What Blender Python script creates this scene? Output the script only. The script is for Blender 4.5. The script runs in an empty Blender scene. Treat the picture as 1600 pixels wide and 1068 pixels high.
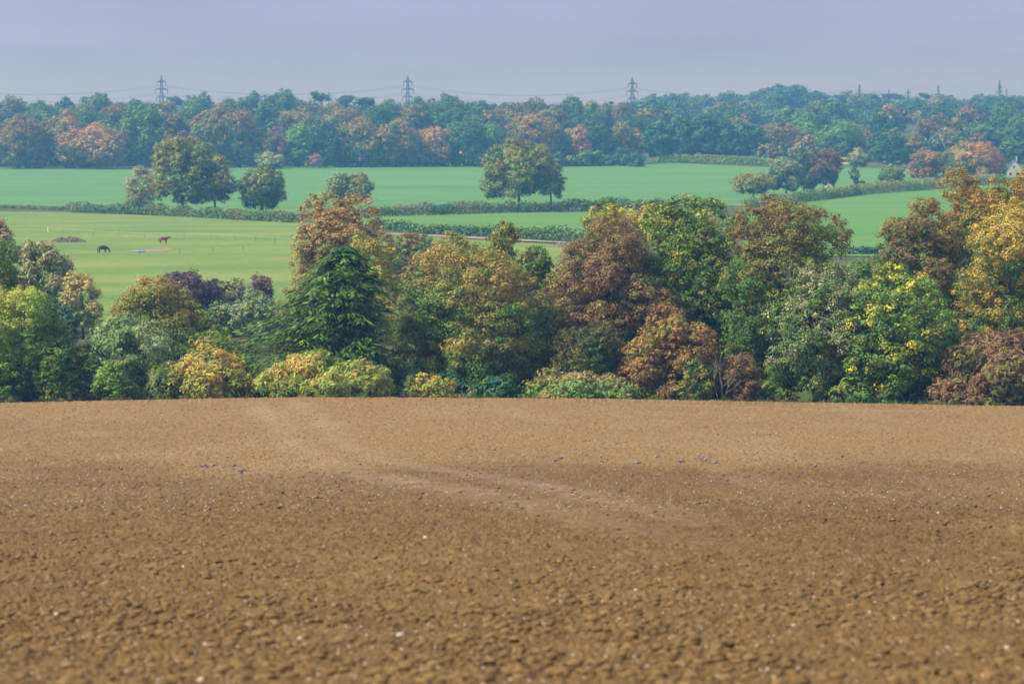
import bpy, math
import numpy as np
from mathutils import Vector

# ------------------------------------------------------------------ camera, sky, sun, exposure
scene = bpy.context.scene
COL = scene.collection
F, PH = 5000.0, 170.0                       # focal length and horizon row, in photograph pixels
TH = math.atan((534 - PH) / F)
cam_d = bpy.data.cameras.new('camera')
cam = bpy.data.objects.new('camera', cam_d); COL.objects.link(cam)
cam.location = (0, 0, 0); cam.rotation_euler = (math.pi / 2 - TH, 0, 0)
cam_d.sensor_width = 36.0; cam_d.lens = F / 1600 * 36.0
cam_d.clip_start = 0.5; cam_d.clip_end = 20000
cam_d.dof.use_dof = True; cam_d.dof.focus_distance = 260; cam_d.dof.aperture_fstop = 1.5
scene.camera = cam

world = bpy.data.worlds.new('World'); scene.world = world; world.use_nodes = True
wn, wl = world.node_tree.nodes, world.node_tree.links
wn.clear()
SUN_EL, SUN_AZ = math.radians(47), math.radians(256)     # compass angle of the sun, from +Y towards +X
sky = wn.new('ShaderNodeTexSky'); sky.sky_type = 'NISHITA'; sky.sun_disc = False
sky.sun_elevation = SUN_EL; sky.sun_rotation = SUN_AZ
sky.air_density = 1.5; sky.dust_density = 3.0
bg1 = wn.new('ShaderNodeBackground'); bg1.inputs[1].default_value = 0.05
wl.new(sky.outputs[0], bg1.inputs[0])
tc = wn.new('ShaderNodeTexCoord'); sx = wn.new('ShaderNodeSeparateXYZ')
wl.new(tc.outputs['Generated'], sx.inputs[0])
ramp = wn.new('ShaderNodeValToRGB')
ramp.color_ramp.elements[0].position = 0.0; ramp.color_ramp.elements[0].color = (0.245, 0.252, 0.410, 1)
ramp.color_ramp.elements[1].position = 0.05; ramp.color_ramp.elements[1].color = (0.180, 0.200, 0.415, 1)
e = ramp.color_ramp.elements.new(0.4); e.color = (0.25, 0.26, 0.42, 1)
e = ramp.color_ramp.elements.new(1.0); e.color = (0.42, 0.42, 0.45, 1)
wl.new(sx.outputs['Z'], ramp.inputs[0])
mp = wn.new('ShaderNodeMapping'); mp.inputs['Scale'].default_value = (4, 4, 30)
wl.new(tc.outputs['Generated'], mp.inputs[0])
cn = wn.new('ShaderNodeTexNoise'); cn.inputs['Scale'].default_value = 2.0; cn.inputs['Detail'].default_value = 3
wl.new(mp.outputs[0], cn.inputs[0])
cmr = wn.new('ShaderNodeMapRange'); cmr.inputs[1].default_value = .3; cmr.inputs[2].default_value = .7
cmr.inputs[3].default_value = .88; cmr.inputs[4].default_value = 1.12
wl.new(cn.outputs[0], cmr.inputs[0])
bg2 = wn.new('ShaderNodeBackground'); wl.new(ramp.outputs[0], bg2.inputs[0]); wl.new(cmr.outputs[0], bg2.inputs[1])
addn = wn.new('ShaderNodeAddShader'); wl.new(bg1.outputs[0], addn.inputs[0]); wl.new(bg2.outputs[0], addn.inputs[1])
wout = wn.new('ShaderNodeOutputWorld'); wl.new(addn.outputs[0], wout.inputs[0])

sun_d = bpy.data.lights.new('sun', 'SUN'); sun_d.energy = 3.9; sun_d.angle = math.radians(10); sun_d.color = (1, .93, .78)
sun = bpy.data.objects.new('sun', sun_d); COL.objects.link(sun)
sdir = Vector((math.sin(SUN_AZ) * math.cos(SUN_EL), math.cos(SUN_AZ) * math.cos(SUN_EL), math.sin(SUN_EL)))
sun.rotation_euler = sdir.to_track_quat('Z', 'Y').to_euler(); sun.location = (0, -20, 60)

vs = scene.view_settings
vs.view_transform = 'Standard'; vs.look = 'None'; vs.exposure = 0.48; vs.gamma = 1.0; vs.use_curve_mapping = False
cy = scene.cycles
cy.use_denoising = True; cy.max_bounces = 6; cy.diffuse_bounces = 3; cy.transmission_bounces = 3
cy.volume_bounces = 1; cy.transparent_max_bounces = 4; cy.caustics_reflective = False; cy.caustics_refractive = False

HAZE_DENSITY, HAZE_COLOUR, HAZE_FORWARD = 0.00027, (0.21, 0.52, 1.0), 0.6

# ------------------------------------------------------------------ picture rays and terrain
CT, ST = math.cos(TH), math.sin(TH)
def slopes(px, py):
    a = (np.asarray(px, float) - 800) / F; b = (534 - np.asarray(py, float)) / F
    k = CT + b * ST
    return a / k, (-ST + b * CT) / k
def at(px, py, Y):
    a, b = slopes(px, py)
    return np.array([float(a) * Y, Y, float(b) * Y])

PROFILE = [(40, 1068), (70, 890), (100, 800), (150, 737), (200, 695), (260, 650), (300, 625), (308, 641), (330, 640), (360, 610),
           (450, 520), (560, 445), (700, 388), (850, 352), (1030, 330), (1350, 288), (1690, 261), (1890, 235), (2160, 207), (2500, 195),
           (2970, 184), (3150, 186), (3300, 188), (4200, 187), (5200, 184), (6200, 182)]
_Y = np.array([-400., -60, 0, 20] + [p[0] for p in PROFILE])
_Z = np.array([22., 3, -1.9, -4.1] + [at(800, p[1], p[0])[2] for p in PROFILE])
def _pchip(x, y, q):
    h = np.diff(x); d = np.diff(y) / h
    m = np.zeros_like(y); m[0], m[-1] = d[0], d[-1]
    for i in range(1, len(x) - 1):
        if d[i - 1] * d[i] > 0:
            w1, w2 = 2 * h[i] + h[i - 1], h[i] + 2 * h[i - 1]
            m[i] = (w1 + w2) / (w1 / d[i - 1] + w2 / d[i])
    k = np.clip(np.searchsorted(x, q) - 1, 0, len(x) - 2)
    t = np.clip((q - x[k]) / h[k], 0, 1)
    return ((1 + 2 * t) * (1 - t) ** 2 * y[k] + t * (1 - t) ** 2 * h[k] * m[k] + t * t * (3 - 2 * t) * y[k + 1]
            + t * t * (t - 1) * h[k] * m[k + 1])
def sstep(a, b, x):
    t = np.clip((x - a) / (b - a), 0, 1); return t * t * (3 - 2 * t)
EDGE_X = (np.array([-200, 0, 300, 500, 900, 1300, 1600, 1900]) - 800) / F * 300
EDGE_D = -np.array([6, 4, -2, -5, -3, 4.5, 9, 12]) * .06
def H(x, y):
    x = np.asarray(x, float); y = np.asarray(y, float)
    z = _pchip(_Y, _Z, y)
    z = z + np.interp(x, EDGE_X, EDGE_D) * sstep(120, 295, y) * (1 - sstep(305, 420, y))
    z = z + 9 * np.exp(-((x - 257) / 150) ** 2 - ((y - 3000) / 250) ** 2) 
    return z
_GY = np.concatenate([np.arange(15, 310, .25), np.geomspace(310, 6000, 2600)])
def ground(px, py, ymin=312.0):
    px = np.atleast_1d(np.asarray(px, float)); py = np.atleast_1d(np.asarray(py, float))
    px, py = np.broadcast_arrays(px, py)
    shp = px.shape; px, py = px.ravel(), py.ravel()
    out = np.zeros((len(px), 3))
    gy = _GY[_GY >= ymin]
    for s in range(0, len(px), 500):
        a, b = slopes(px[s:s + 500], py[s:s + 500])
        z = b[:, None] * gy[None] - H(a[:, None] * gy[None], np.broadcast_to(gy, (len(a), len(gy))))
        hit = z < 0
        i = np.where(hit.any(1), hit.argmax(1), len(gy) - 1); i = np.maximum(i, 1)
        r = np.arange(len(a)); z0, z1 = z[r, i - 1], z[r, i]
        t = np.clip(np.where(z0 - z1 != 0, z0 / (z0 - z1 + 1e-12), 0), 0, 1)
        Y = gy[i - 1] + t * (gy[i] - gy[i - 1])
        X = a * Y
        out[s:s + 500] = np.stack([X, Y, H(X, Y)], 1)
    return out.reshape(shp + (3,))
def gpt(px, py, ymin=312.0):
    return ground(px, py, ymin)[0]

# ------------------------------------------------------------------ helpers
def tag(o, label=None, cat=None, group=None, kind=None):
    if label: o['label'] = label
    if cat: o['category'] = cat
    if group: o['group'] = group
    if kind: o['kind'] = kind
    return o
def empty(name, loc, rz=0.0, label=None, cat=None, group=None):
    o = bpy.data.objects.new(name, None); COL.objects.link(o)
    o.location = loc; o.rotation_euler = (0, 0, rz); o.empty_display_size = .5
    return tag(o, label, cat, group)
def make_obj(name, verts, faces, mat, parent=None, colours=None, attr='leaf_colour', smooth=False, loc=None):
    """verts (n,3); faces (m,k) array of equal-sized faces."""
    me = bpy.data.meshes.new(name)
    verts = np.ascontiguousarray(verts, dtype=np.float32); faces = np.ascontiguousarray(faces, dtype=np.int32)
    m, k = faces.shape
    me.vertices.add(len(verts)); me.vertices.foreach_set('co', verts.ravel())
    me.loops.add(m * k); me.loops.foreach_set('vertex_index', faces.ravel())
    me.polygons.add(m); me.polygons.foreach_set('loop_start', np.arange(0, m * k, k, dtype=np.int32))
    if smooth: me.polygons.foreach_set('use_smooth', np.ones(m, dtype=bool))
    if colours is not None:
        ca = me.attributes.new(attr, 'FLOAT_COLOR', 'POINT')
        c4 = np.ones((len(verts), 4), dtype=np.float32); c4[:, :3] = colours
        ca.data.foreach_set('color', c4.ravel())
    me.update(calc_edges=True); me.validate()
    me.materials.append(mat)
    o = bpy.data.objects.new(name, me); COL.objects.link(o)
    if parent: o.parent = parent
    if loc is not None: o.location = loc
    return o
class MB:
    """collects tubes, bars and lumps (triangles and quads) into one mesh"""
    def __init__(s): s.v = []; s.f = []; s.n = 0
    def add(s, v, f):
        v = np.asarray(v, float); s.v.append(v)
        for q in f: s.f.append(tuple(int(i) + s.n for i in q))
        s.n += len(v)
    def tube(s, pts, rad, k=6):
        pts = np.asarray(pts, float); rad = np.broadcast_to(np.asarray(rad, float), (len(pts),))
        d = np.gradient(pts, axis=0); v = []
        for p, t, r in zip(pts, d, rad):
            t = t / (np.linalg.norm(t) + 1e-9)
            u = np.cross(t, (0, 0, 1) if abs(t[2]) < .9 else (1, 0, 0)); u /= np.linalg.norm(u); w = np.cross(t, u)
            a = np.linspace(0, 2 * np.pi, k, endpoint=False)
            v.append(p + r * (np.cos(a)[:, None] * u + np.sin(a)[:, None] * w))
        f = []
        for i in range(len(pts) - 1):
            for j in range(k):
                f.append((i * k + j, i * k + (j + 1) % k, (i + 1) * k + (j + 1) % k, (i + 1) * k + j))
        f.append(tuple(range(k))[::-1]); f.append(tuple(range((len(pts) - 1) * k, len(pts) * k)))
        s.add(np.concatenate(v), f)
    def rings(s, rings, k=10):
        """loft: list of (centre, radius_y, radius_z) along x"""
        v = []
        a = np.linspace(0, 2 * np.pi, k, endpoint=False)
        for c, ry, rz in rings:
            v.append(np.stack([np.full(k, c[0]), c[1] + ry * np.cos(a), c[2] + rz * np.sin(a)], 1))
        f = []
        for i in range(len(rings) - 1):
            for j in range(k):
                f.append((i * k + j, i * k + (j + 1) % k, (i + 1) * k + (j + 1) % k, (i + 1) * k + j))
        f.append(tuple(range(k))[::-1]); f.append(tuple(range((len(rings) - 1) * k, len(rings) * k)))
        s.add(np.concatenate(v), f)
    def bar(s, p, q, t):
        s.tube([p, q], [t / 2, t / 2], 4)
    def box(s, c, d):
        x, y, z = np.asarray(d, float) / 2
        v = np.array([(i, j, k) for i in (-x, x) for j in (-y, y) for k in (-z, z)]) + np.asarray(c, float)
        s.add(v, [(0, 1, 3, 2), (4, 6, 7, 5), (0, 4, 5, 1), (2, 3, 7, 6), (0, 2, 6, 4), (1, 5, 7, 3)])
    def build(s, name, mat, parent=None, smooth=False, loc=None):
        me = bpy.data.meshes.new(name)
        me.from_pydata([tuple(p) for p in np.concatenate(s.v)], [], s.f); me.materials.append(mat)
        if smooth: me.polygons.foreach_set('use_smooth', np.ones(len(me.polygons), dtype=bool))
        me.update()
        o = bpy.data.objects.new(name, me); COL.objects.link(o)
        if parent: o.parent = parent
        if loc is not None: o.location = loc
        return o

def hash01(i, j, seed):
    with np.errstate(over='ignore'):
        h = (i.astype(np.int64) * 374761393 + j.astype(np.int64) * 668265263 + seed * 974634777) & 0xFFFFFFFF
        h = ((h ^ (h >> 13)) * 1274126177) & 0xFFFFFFFF
        h = ((h ^ (h >> 16)) * 2246822519) & 0xFFFFFFFF
        h = h ^ (h >> 15)
    return (h & 0xFFFFFF).astype(np.float32) / float(0x1000000)
def vnoise(x, y, seed):
    i, j = np.floor(x), np.floor(y); fx, fy = x - i, y - j
    i = i.astype(np.int64); j = j.astype(np.int64)
    fx = fx * fx * (3 - 2 * fx); fy = fy * fy * (3 - 2 * fy)
    a, b = hash01(i, j, seed), hash01(i + 1, j, seed); c, d = hash01(i, j + 1, seed), hash01(i + 1, j + 1, seed)
    return (a + (b - a) * fx) * (1 - fy) + (c + (d - c) * fx) * fy
def fbm(x, y, seed, n=4):
    s = 0; a = .5
    for k in range(n):
        s = s + a * vnoise(x * 2 ** k, y * 2 ** k, seed + k); a *= .5
    return s / (1 - .5 ** n)
def wave3(p, seed, scale):
    r = np.random.default_rng(seed); s = np.zeros(len(p))
    for k in range(7):
        d = r.normal(size=3); d *= (2 * np.pi / scale) * r.uniform(.6, 1.6) / np.linalg.norm(d)
        s += np.sin(p @ d + r.uniform(0, 6.28))
    return s / 2.6

# ------------------------------------------------------------------ materials
def mat_new(name):
    m = bpy.data.materials.new(name); m.use_nodes = True
    return m, m.node_tree.nodes, m.node_tree.links, m.node_tree.nodes['Principled BSDF']
def mat_plain(name, col, rough=.7, var=.15, scale=6.0, spec=.3):
    m, n, l, b = mat_new(name)
    b.inputs['Roughness'].default_value = rough; b.inputs['Specular IOR Level'].default_value = spec
    t = n.new('ShaderNodeTexNoise'); t.inputs['Scale'].default_value = scale; t.inputs['Detail'].default_value = 4
    c = n.new('ShaderNodeTexCoord'); l.new(c.outputs['Object'], t.inputs[0])
    r = n.new('ShaderNodeValToRGB'); r.color_ramp.elements[0].position = .3; r.color_ramp.elements[1].position = .7
    r.color_ramp.elements[0].color = (*[v * (1 - var) for v in col], 1); r.color_ramp.elements[1].color = (*[min(1, v * (1 + var)) for v in col], 1)
    l.new(t.outputs[0], r.inputs[0]); l.new(r.outputs[0], b.inputs['Base Color'])
    return m
def mat_leaf():
    m, n, l, b = mat_new('foliage')
    at_ = n.new('ShaderNodeAttribute'); at_.attribute_name = 'leaf_colour'
    b.inputs['Roughness'].default_value = .55; b.inputs['Specular IOR Level'].default_value = .25
    l.new(at_.outputs['Color'], b.inputs['Base Color'])
    tr = n.new('ShaderNodeBsdfTranslucent'); l.new(at_.outputs['Color'], tr.inputs[0])
    mx = n.new('ShaderNodeMixShader'); mx.inputs[0].default_value = .17
    l.new(b.outputs[0], mx.inputs[1]); l.new(tr.outputs[0], mx.inputs[2])
    l.new(mx.outputs[0], n['Material Output'].inputs[0])
    return m
def mat_soil():
    m, n, l, b = mat_new('soil')
    at_ = n.new('ShaderNodeAttribute'); at_.attribute_name = 'soil_colour'
    b.inputs['Roughness'].default_value = .95; b.inputs['Specular IOR Level'].default_value = .1
    l.new(at_.outputs['Color'], b.inputs['Base Color'])
    c = n.new('ShaderNodeTexCoord'); t = n.new('ShaderNodeTexNoise'); t.inputs['Scale'].default_value = 22; t.inputs['Detail'].default_value = 5
    l.new(c.outputs['Object'], t.inputs[0])
    bu = n.new('ShaderNodeBump'); bu.inputs['Strength'].default_value = .5; bu.inputs['Distance'].default_value = .03
    l.new(t.outputs[0], bu.inputs['Height']); l.new(bu.outputs[0], b.inputs['Normal'])
    return m
def mat_grass(name, c1, c2, c3, stretch=(.02, .06), seed=0.0):
    m, n, l, b = mat_new(name)
    b.inputs['Roughness'].default_value = .9; b.inputs['Specular IOR Level'].default_value = .1
    g = n.new('ShaderNodeNewGeometry'); mp_ = n.new('ShaderNodeMapping')
    mp_.inputs['Scale'].default_value = (stretch[0], stretch[1], 0); mp_.inputs['Location'].default_value = (seed, seed * 2, 0)
    l.new(g.outputs['Position'], mp_.inputs[0])
    t = n.new('ShaderNodeTexNoise'); t.inputs['Scale'].default_value = 1; t.inputs['Detail'].default_value = 5; t.inputs['Roughness'].default_value = .6
    l.new(mp_.outputs[0], t.inputs[0])
    r = n.new('ShaderNodeValToRGB'); r.color_ramp.elements[0].position = .32; r.color_ramp.elements[1].position = .7
    c1, c2, c3 = [tuple(v * .82 for v in c) for c in (c1, c2, c3)]
    r.color_ramp.elements[0].color = (*c1, 1); r.color_ramp.elements[1].color = (*c3, 1)
    e_ = r.color_ramp.elements.new(.5); e_.color = (*c2, 1)
    l.new(t.outputs[0], r.inputs[0])
    t2 = n.new('ShaderNodeTexNoise'); t2.inputs['Scale'].default_value = .55; t2.inputs['Detail'].default_value = 6; t2.inputs['Roughness'].default_value = .7
    l.new(g.outputs['Position'], t2.inputs[0])
    mr = n.new('ShaderNodeMapRange'); mr.inputs[1].default_value = .3; mr.inputs[2].default_value = .7; mr.inputs[3].default_value = .82; mr.inputs[4].default_value = 1.18
    l.new(t2.outputs[0], mr.inputs[0])
    mu = n.new('ShaderNodeMix'); mu.data_type = 'RGBA'; mu.blend_type = 'MULTIPLY'; mu.inputs[0].default_value = 1
    l.new(r.outputs[0], mu.inputs[6]); l.new(mr.outputs[0], mu.inputs[7]); l.new(mu.outputs[2], b.inputs['Base Color'])
    return m
LEAF = mat_leaf(); SOIL = mat_soil()
BARK = mat_plain('bark', (.085, .07, .055), .9, .35, 3.0)
DEADWOOD = mat_plain('dead_wood', (.27, .25, .22), .8, .2, 5.0)
STEEL = mat_plain('galvanised_steel', (.055, .055, .075), .6, .1, 1.0)
FLINT = mat_plain('flint', (.62, .51, .38), .6, .25, 14.0)
WOODPOST = mat_plain('weathered_post', (.12, .10, .08), .9, .3, 4.0)
WHITEPAINT = mat_plain('white_paint', (.78, .77, .74), .6, .06, 2.0)
ROUGH_GRASS = mat_grass('rough_grass', (.05, .09, .02), (.09, .12, .03), (.14, .13, .04), (.03, .05))
MEADOW = mat_grass('meadow_grass', (.110, .218, .044), (.180, .275, .056), (.270, .315, .085), (.016, .035), 3.1)
CROP = mat_grass('young_crop', (.088, .228, .062), (.112, .268, .073), (.142, .300, .086), (.008, .03), 7.7)
CROP_LIGHT = mat_grass('pale_crop', (.088, .230, .042), (.120, .275, .052), (.160, .295, .066), (.01, .04), 11.0)
TRACK = mat_grass('track_gravel', (.26, .22, .16), (.34, .29, .21), (.40, .35, .26), (.3, .3), 2.0)
BARE = mat_grass('bare_earth', (.20, .16, .10), (.33, .27, .16), (.36, .31, .20), (.2, .2), 5.0)

# ------------------------------------------------------------------ terrain and fields
def grid_faces(nr, nc):
    i = np.arange(nr * nc).reshape(nr, nc)
    return np.stack([i[:-1, :-1].ravel(), i[:-1, 1:].ravel(), i[1:, 1:].ravel(), i[1:, :-1].ravel()], 1)
def build_terrain():
    ys = np.unique(np.concatenate([np.arange(-300, 0, 12.), np.arange(0, 290, 4.), np.arange(290, 345, 1.5), np.geomspace(345, 6000, 260)]))
    r = np.linspace(-1, 1, 161) * .62
    Yg, R = np.meshgrid(ys, r, indexing='ij'); X = R * (np.maximum(Yg, 0) + 160)
    Z = H(X, Yg) - .12 - .5 * (1 - sstep(296, 301, Yg))
    o = make_obj('terrain', np.stack([X, Yg, Z], -1).reshape(-1, 3), grid_faces(len(ys), len(r)), ROUGH_GRASS, smooth=True)
    tag(o, kind='structure')
build_terrain()

TRACKS = []                                   # wheel marks left across the ploughed field, as ground polylines
for line in ([(395, 628), (425, 650), (455, 690), (520, 728), (640, 752), (760, 772), (880, 800), (980, 826), (1120, 852)],
             [(470, 628), (500, 655), (530, 690), (600, 720), (720, 738), (840, 758), (960, 785), (1090, 820)],
             [(790, 640), (870, 660)], [(900, 806), (1000, 832), (1125, 851)], [(1030, 632), (1290, 640), (1440, 642)]):
    TRACKS.append(ground([p[0] for p in line], [p[1] for p in line], 15.0))
def bumps(X, Y, cell, prob, seed):
    """half-ball clods scattered one per cell"""
    out = np.zeros(X.shape, np.float32); u, v = X / cell, Y / cell
    i0, j0 = np.floor(u).astype(np.int64), np.floor(v).astype(np.int64)
    for di in (-1, 0, 1):
        for dj in (-1, 0, 1):
            i, j = i0 + di, j0 + dj
            cx, cyy = i + hash01(i, j, seed), j + hash01(i, j, seed + 1)
            rr = .25 + .45 * hash01(i, j, seed + 2); on = hash01(i, j, seed + 3) < prob
            d2 = ((u - cx) ** 2 + (v - cyy) ** 2) / rr ** 2
            out = np.maximum(out, np.where(on, rr * np.sqrt(np.maximum(0, 1 - d2)), 0))
    return out * cell
def build_field():
    pys = np.concatenate([np.linspace(1150, 800, 1150), np.linspace(800, 626.5, 300)[1:]])
    yy = ground(np.full(len(pys), 800.), pys, 15.0)[:, 1]
    yy = np.concatenate([np.linspace(6, yy[0], 60, endpoint=False), yy])
    yy = np.concatenate([yy[yy < 298.5], [298.8, 299.6, 300.4, 301.2, 302.0]])
    core = np.linspace(-.185, .185, 1300)
    r = np.concatenate([np.linspace(-.5, -.187, 40), core, np.linspace(.187, .5, 40)])
    Y, R = np.meshgrid(yy, r, indexing='ij'); X = R * (Y + 22)
    Z = H(X, Y)
    big = fbm(X / 9, Y / 9, 5, 3) - .5
    n1 = fbm(X / .34, Y / .34, 11, 4) - .5
    n2 = np.abs(fbm(X / .11, Y / .11, 31, 3) - .5) * 2
    fade = np.clip((Y - 5) / 10, 0, 1)
    near = 1 - .25 * sstep(95, 150, Y)                    # the far half was rolled finer than the near half
    n3 = fbm(X / .055, Y / .07, 37, 2) - .5
    pit = bumps(X + .2 * Y, Y - .1 * X, .30, .16 , 131) * (vnoise(X / 1.7, Y / 2.6, 77) > .42)
    td = np.full(X.shape, 1e9)
    for tr in TRACKS:
        for p, q in zip(tr[:-1], tr[1:]):
            dx, dy = q[0] - p[0], q[1] - p[1]
            t = np.clip(((X - p[0]) * dx + (Y - p[1]) * dy) / (dx * dx + dy * dy), 0, 1)
            td = np.minimum(td, np.hypot(X - p[0] - t * dx, Y - p[1] - t * dy))
    trk = np.exp(-(td / 1.3) ** 2)
    cl = bumps(X, Y, .26, .10, 71) * .7 + bumps(X + .7 * Y, Y - .3 * X, .12, .35, 81) * 1.0 + bumps(X, Y, .065, .6, 91) * 1.1
    Z = Z + fade * (big * .12 + near * (1 - .7 * trk) * (n1 * .11 - n2 * .07 + n3 * .06 + cl * .55 - pit * .9))
    # soil colour: dry crumbs paler, damp soil darker, in broad patches
    tone = fbm(X / 14, Y / 30, 51, 4); fine = fbm(X / .11, Y / .3, 61, 3); mid = fbm(X / .6, Y / 1.6, 41, 3)
    damp = (1 - .75 * sstep(140, 195, Y)) * sstep(.36, .62, fbm(X / 25, Y / 45, 58, 3) + .40 * (1 - sstep(110, 185, Y)) - .16)
    dry = np.array([.232, .144, .058]); wet = np.array([.134, .078, .031]); pale = np.array([.31, .225, .135])
    k = np.clip(damp * .8 + (mid - .5) * .7 + (tone - .5) * .5, 0, 1)[..., None]
    C = dry * (1 - k) + wet * k
    kp = np.clip(trk * (.05 + .46 * (fbm(X / .6, Y / 3, 8, 3))) * sstep(74, 118, Y) + .20 * sstep(.52, .78, fbm(X / 5, Y / 22, 95, 4)) * sstep(90, 150, Y), 0, 1)[..., None]
    C = C * (1 - kp) + pale * kp
    C = C * (.52 + .88 * fine)[..., None]
    speck = (hash01(np.floor(X / .045).astype(np.int64), np.floor(Y / .5).astype(np.int64), 7) > .993)[..., None]
    C = np.where(speck, C * .45 + np.array([.36, .29, .20]) * .5, C)
    o = make_obj('ploughed_field', np.stack([X, Y, Z], -1).reshape(-1, 3), grid_faces(len(yy), len(r)), SOIL,
                 colours=C.reshape(-1, 3), attr='soil_colour', smooth=False)
    tag(o, kind='structure')
build_field()

def sheet(name, top, bot, mat, off=.03, step=12, rows=26, ymin=330.0):
    px = np.arange(max(top[0][0], bot[0][0]), min(top[-1][0], bot[-1][0]) + .1, step)
    t = np.interp(px, *zip(*top)); b = np.interp(px, *zip(*bot))
    Pt = ground(px, t, ymin); Pb = ground(px, b, ymin)
    k = np.linspace(0, 1, rows)[:, None, None] ** 1.3
    P = Pb[None] * (1 - k) + Pt[None] * k
    P[..., 2] = H(P[..., 0], P[..., 1]) + off
    o = make_obj(name, P.reshape(-1, 3), grid_faces(rows, len(px)), mat, smooth=True)
    return tag(o, kind='structure')
sheet('crop_field', [(-300, 262), (400, 262), (560, 259), (1000, 254), (1040, 254), (1210, 262), (1330, 262)],
      [(-300, 322), (0, 322), (105, 326), (460, 335), (600, 327), (970, 320), (1180, 322), (1300, 296), (1330, 290)], CROP)
sheet('meadow', [(-300, 326), (105, 332), (460, 345), (600, 366), (640, 368), (900, 384), (1000, 388)],
      [(-300, 500), (1000, 500)], MEADOW)
sheet('strip_field', [(560, 341), (600, 337), (760, 332), (1000, 326)], [(560, 350), (640, 352), (760, 356), (900, 366), (1000, 368)], CROP_LIGHT)
sheet('sloping_field', [(1160, 325), (1290, 308), (1400, 299), (1500, 288), (1640, 280)], [(1160, 400), (1640, 400)], CROP_LIGHT)
sheet('paddock', [(1290, 262), (1460, 262), (1640, 262)], [(1290, 296), (1400, 292), (1500, 283), (1640, 276)], CROP, off=.06)
sheet('yellow_stubble', [(1305, 246), (1330, 246)], [(1305, 257), (1330, 257)], mat_grass('stubble', (.3, .33, .06), (.4, .42, .08), (.45, .45, .1)), off=.06, step=5, rows=6)
sheet('track', [(600, 363.5), (700, 368), (800, 373), (910, 378), (960, 380)], [(600, 366), (700, 371), (800, 376), (910, 381), (960, 383)], TRACK, off=.08, rows=4)
sheet('bare_patch', [(195, 391.5), (225, 390.5), (255, 387.5), (272, 388)], [(195, 393), (225, 394.5), (255, 393), (272, 390)], BARE, off=.08, step=4, rows=6)

# ------------------------------------------------------------------ leaves and trees
DG = (.033, .066, .016); MG = (.062, .112, .021); OL = (.105, .110, .024); YG = (.140, .170, .036); YE = (.33, .25, .035)
GO = (.205, .158, .046); OR = (.195, .116, .034); RU = (.122, .084, .030); RB = (.105, .068, .032); PU = (.046, .030, .038)
GG = (.110, .140, .054); PA = (.165, .165, .072); SAL = (.225, .138, .052); TE = (.024, .070, .045); BR = (.088, .076, .026)
PK = (.13, .10, .075); LG = (.080, .150, .028); SG = (.12, .15, .09); KH = (.132, .125, .036)

def leaf_quads(P, N, size, elong, rng, tang=None, width=.62):
    n = len(P)
    N = N / (np.linalg.norm(N, axis=1, keepdims=True) + 1e-9)
    T = rng.normal(size=(n, 3)) if tang is None else tang + rng.normal(size=(n, 3)) * .25
    T = T - (T * N).sum(1, keepdims=True) * N; T /= np.linalg.norm(T, axis=1, keepdims=True) + 1e-9
    B = np.cross(N, T)
    s = (size * np.exp(rng.normal(size=n) * .27))[:, None]
    v = np.stack([P - T * s * elong * .5, P + B * s * width * .5, P + T * s * elong * .5, P - B * s * width * .5], 1)
    return v.reshape(-1, 3)
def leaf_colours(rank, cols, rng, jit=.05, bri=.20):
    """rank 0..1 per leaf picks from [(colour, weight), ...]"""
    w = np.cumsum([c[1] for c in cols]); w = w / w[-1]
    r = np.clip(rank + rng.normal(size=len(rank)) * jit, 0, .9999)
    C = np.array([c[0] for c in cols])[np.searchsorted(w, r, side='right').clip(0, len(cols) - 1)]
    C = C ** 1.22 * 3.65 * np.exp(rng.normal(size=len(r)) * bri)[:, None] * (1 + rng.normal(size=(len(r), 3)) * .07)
    return np.clip(C, .004, .7)

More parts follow.
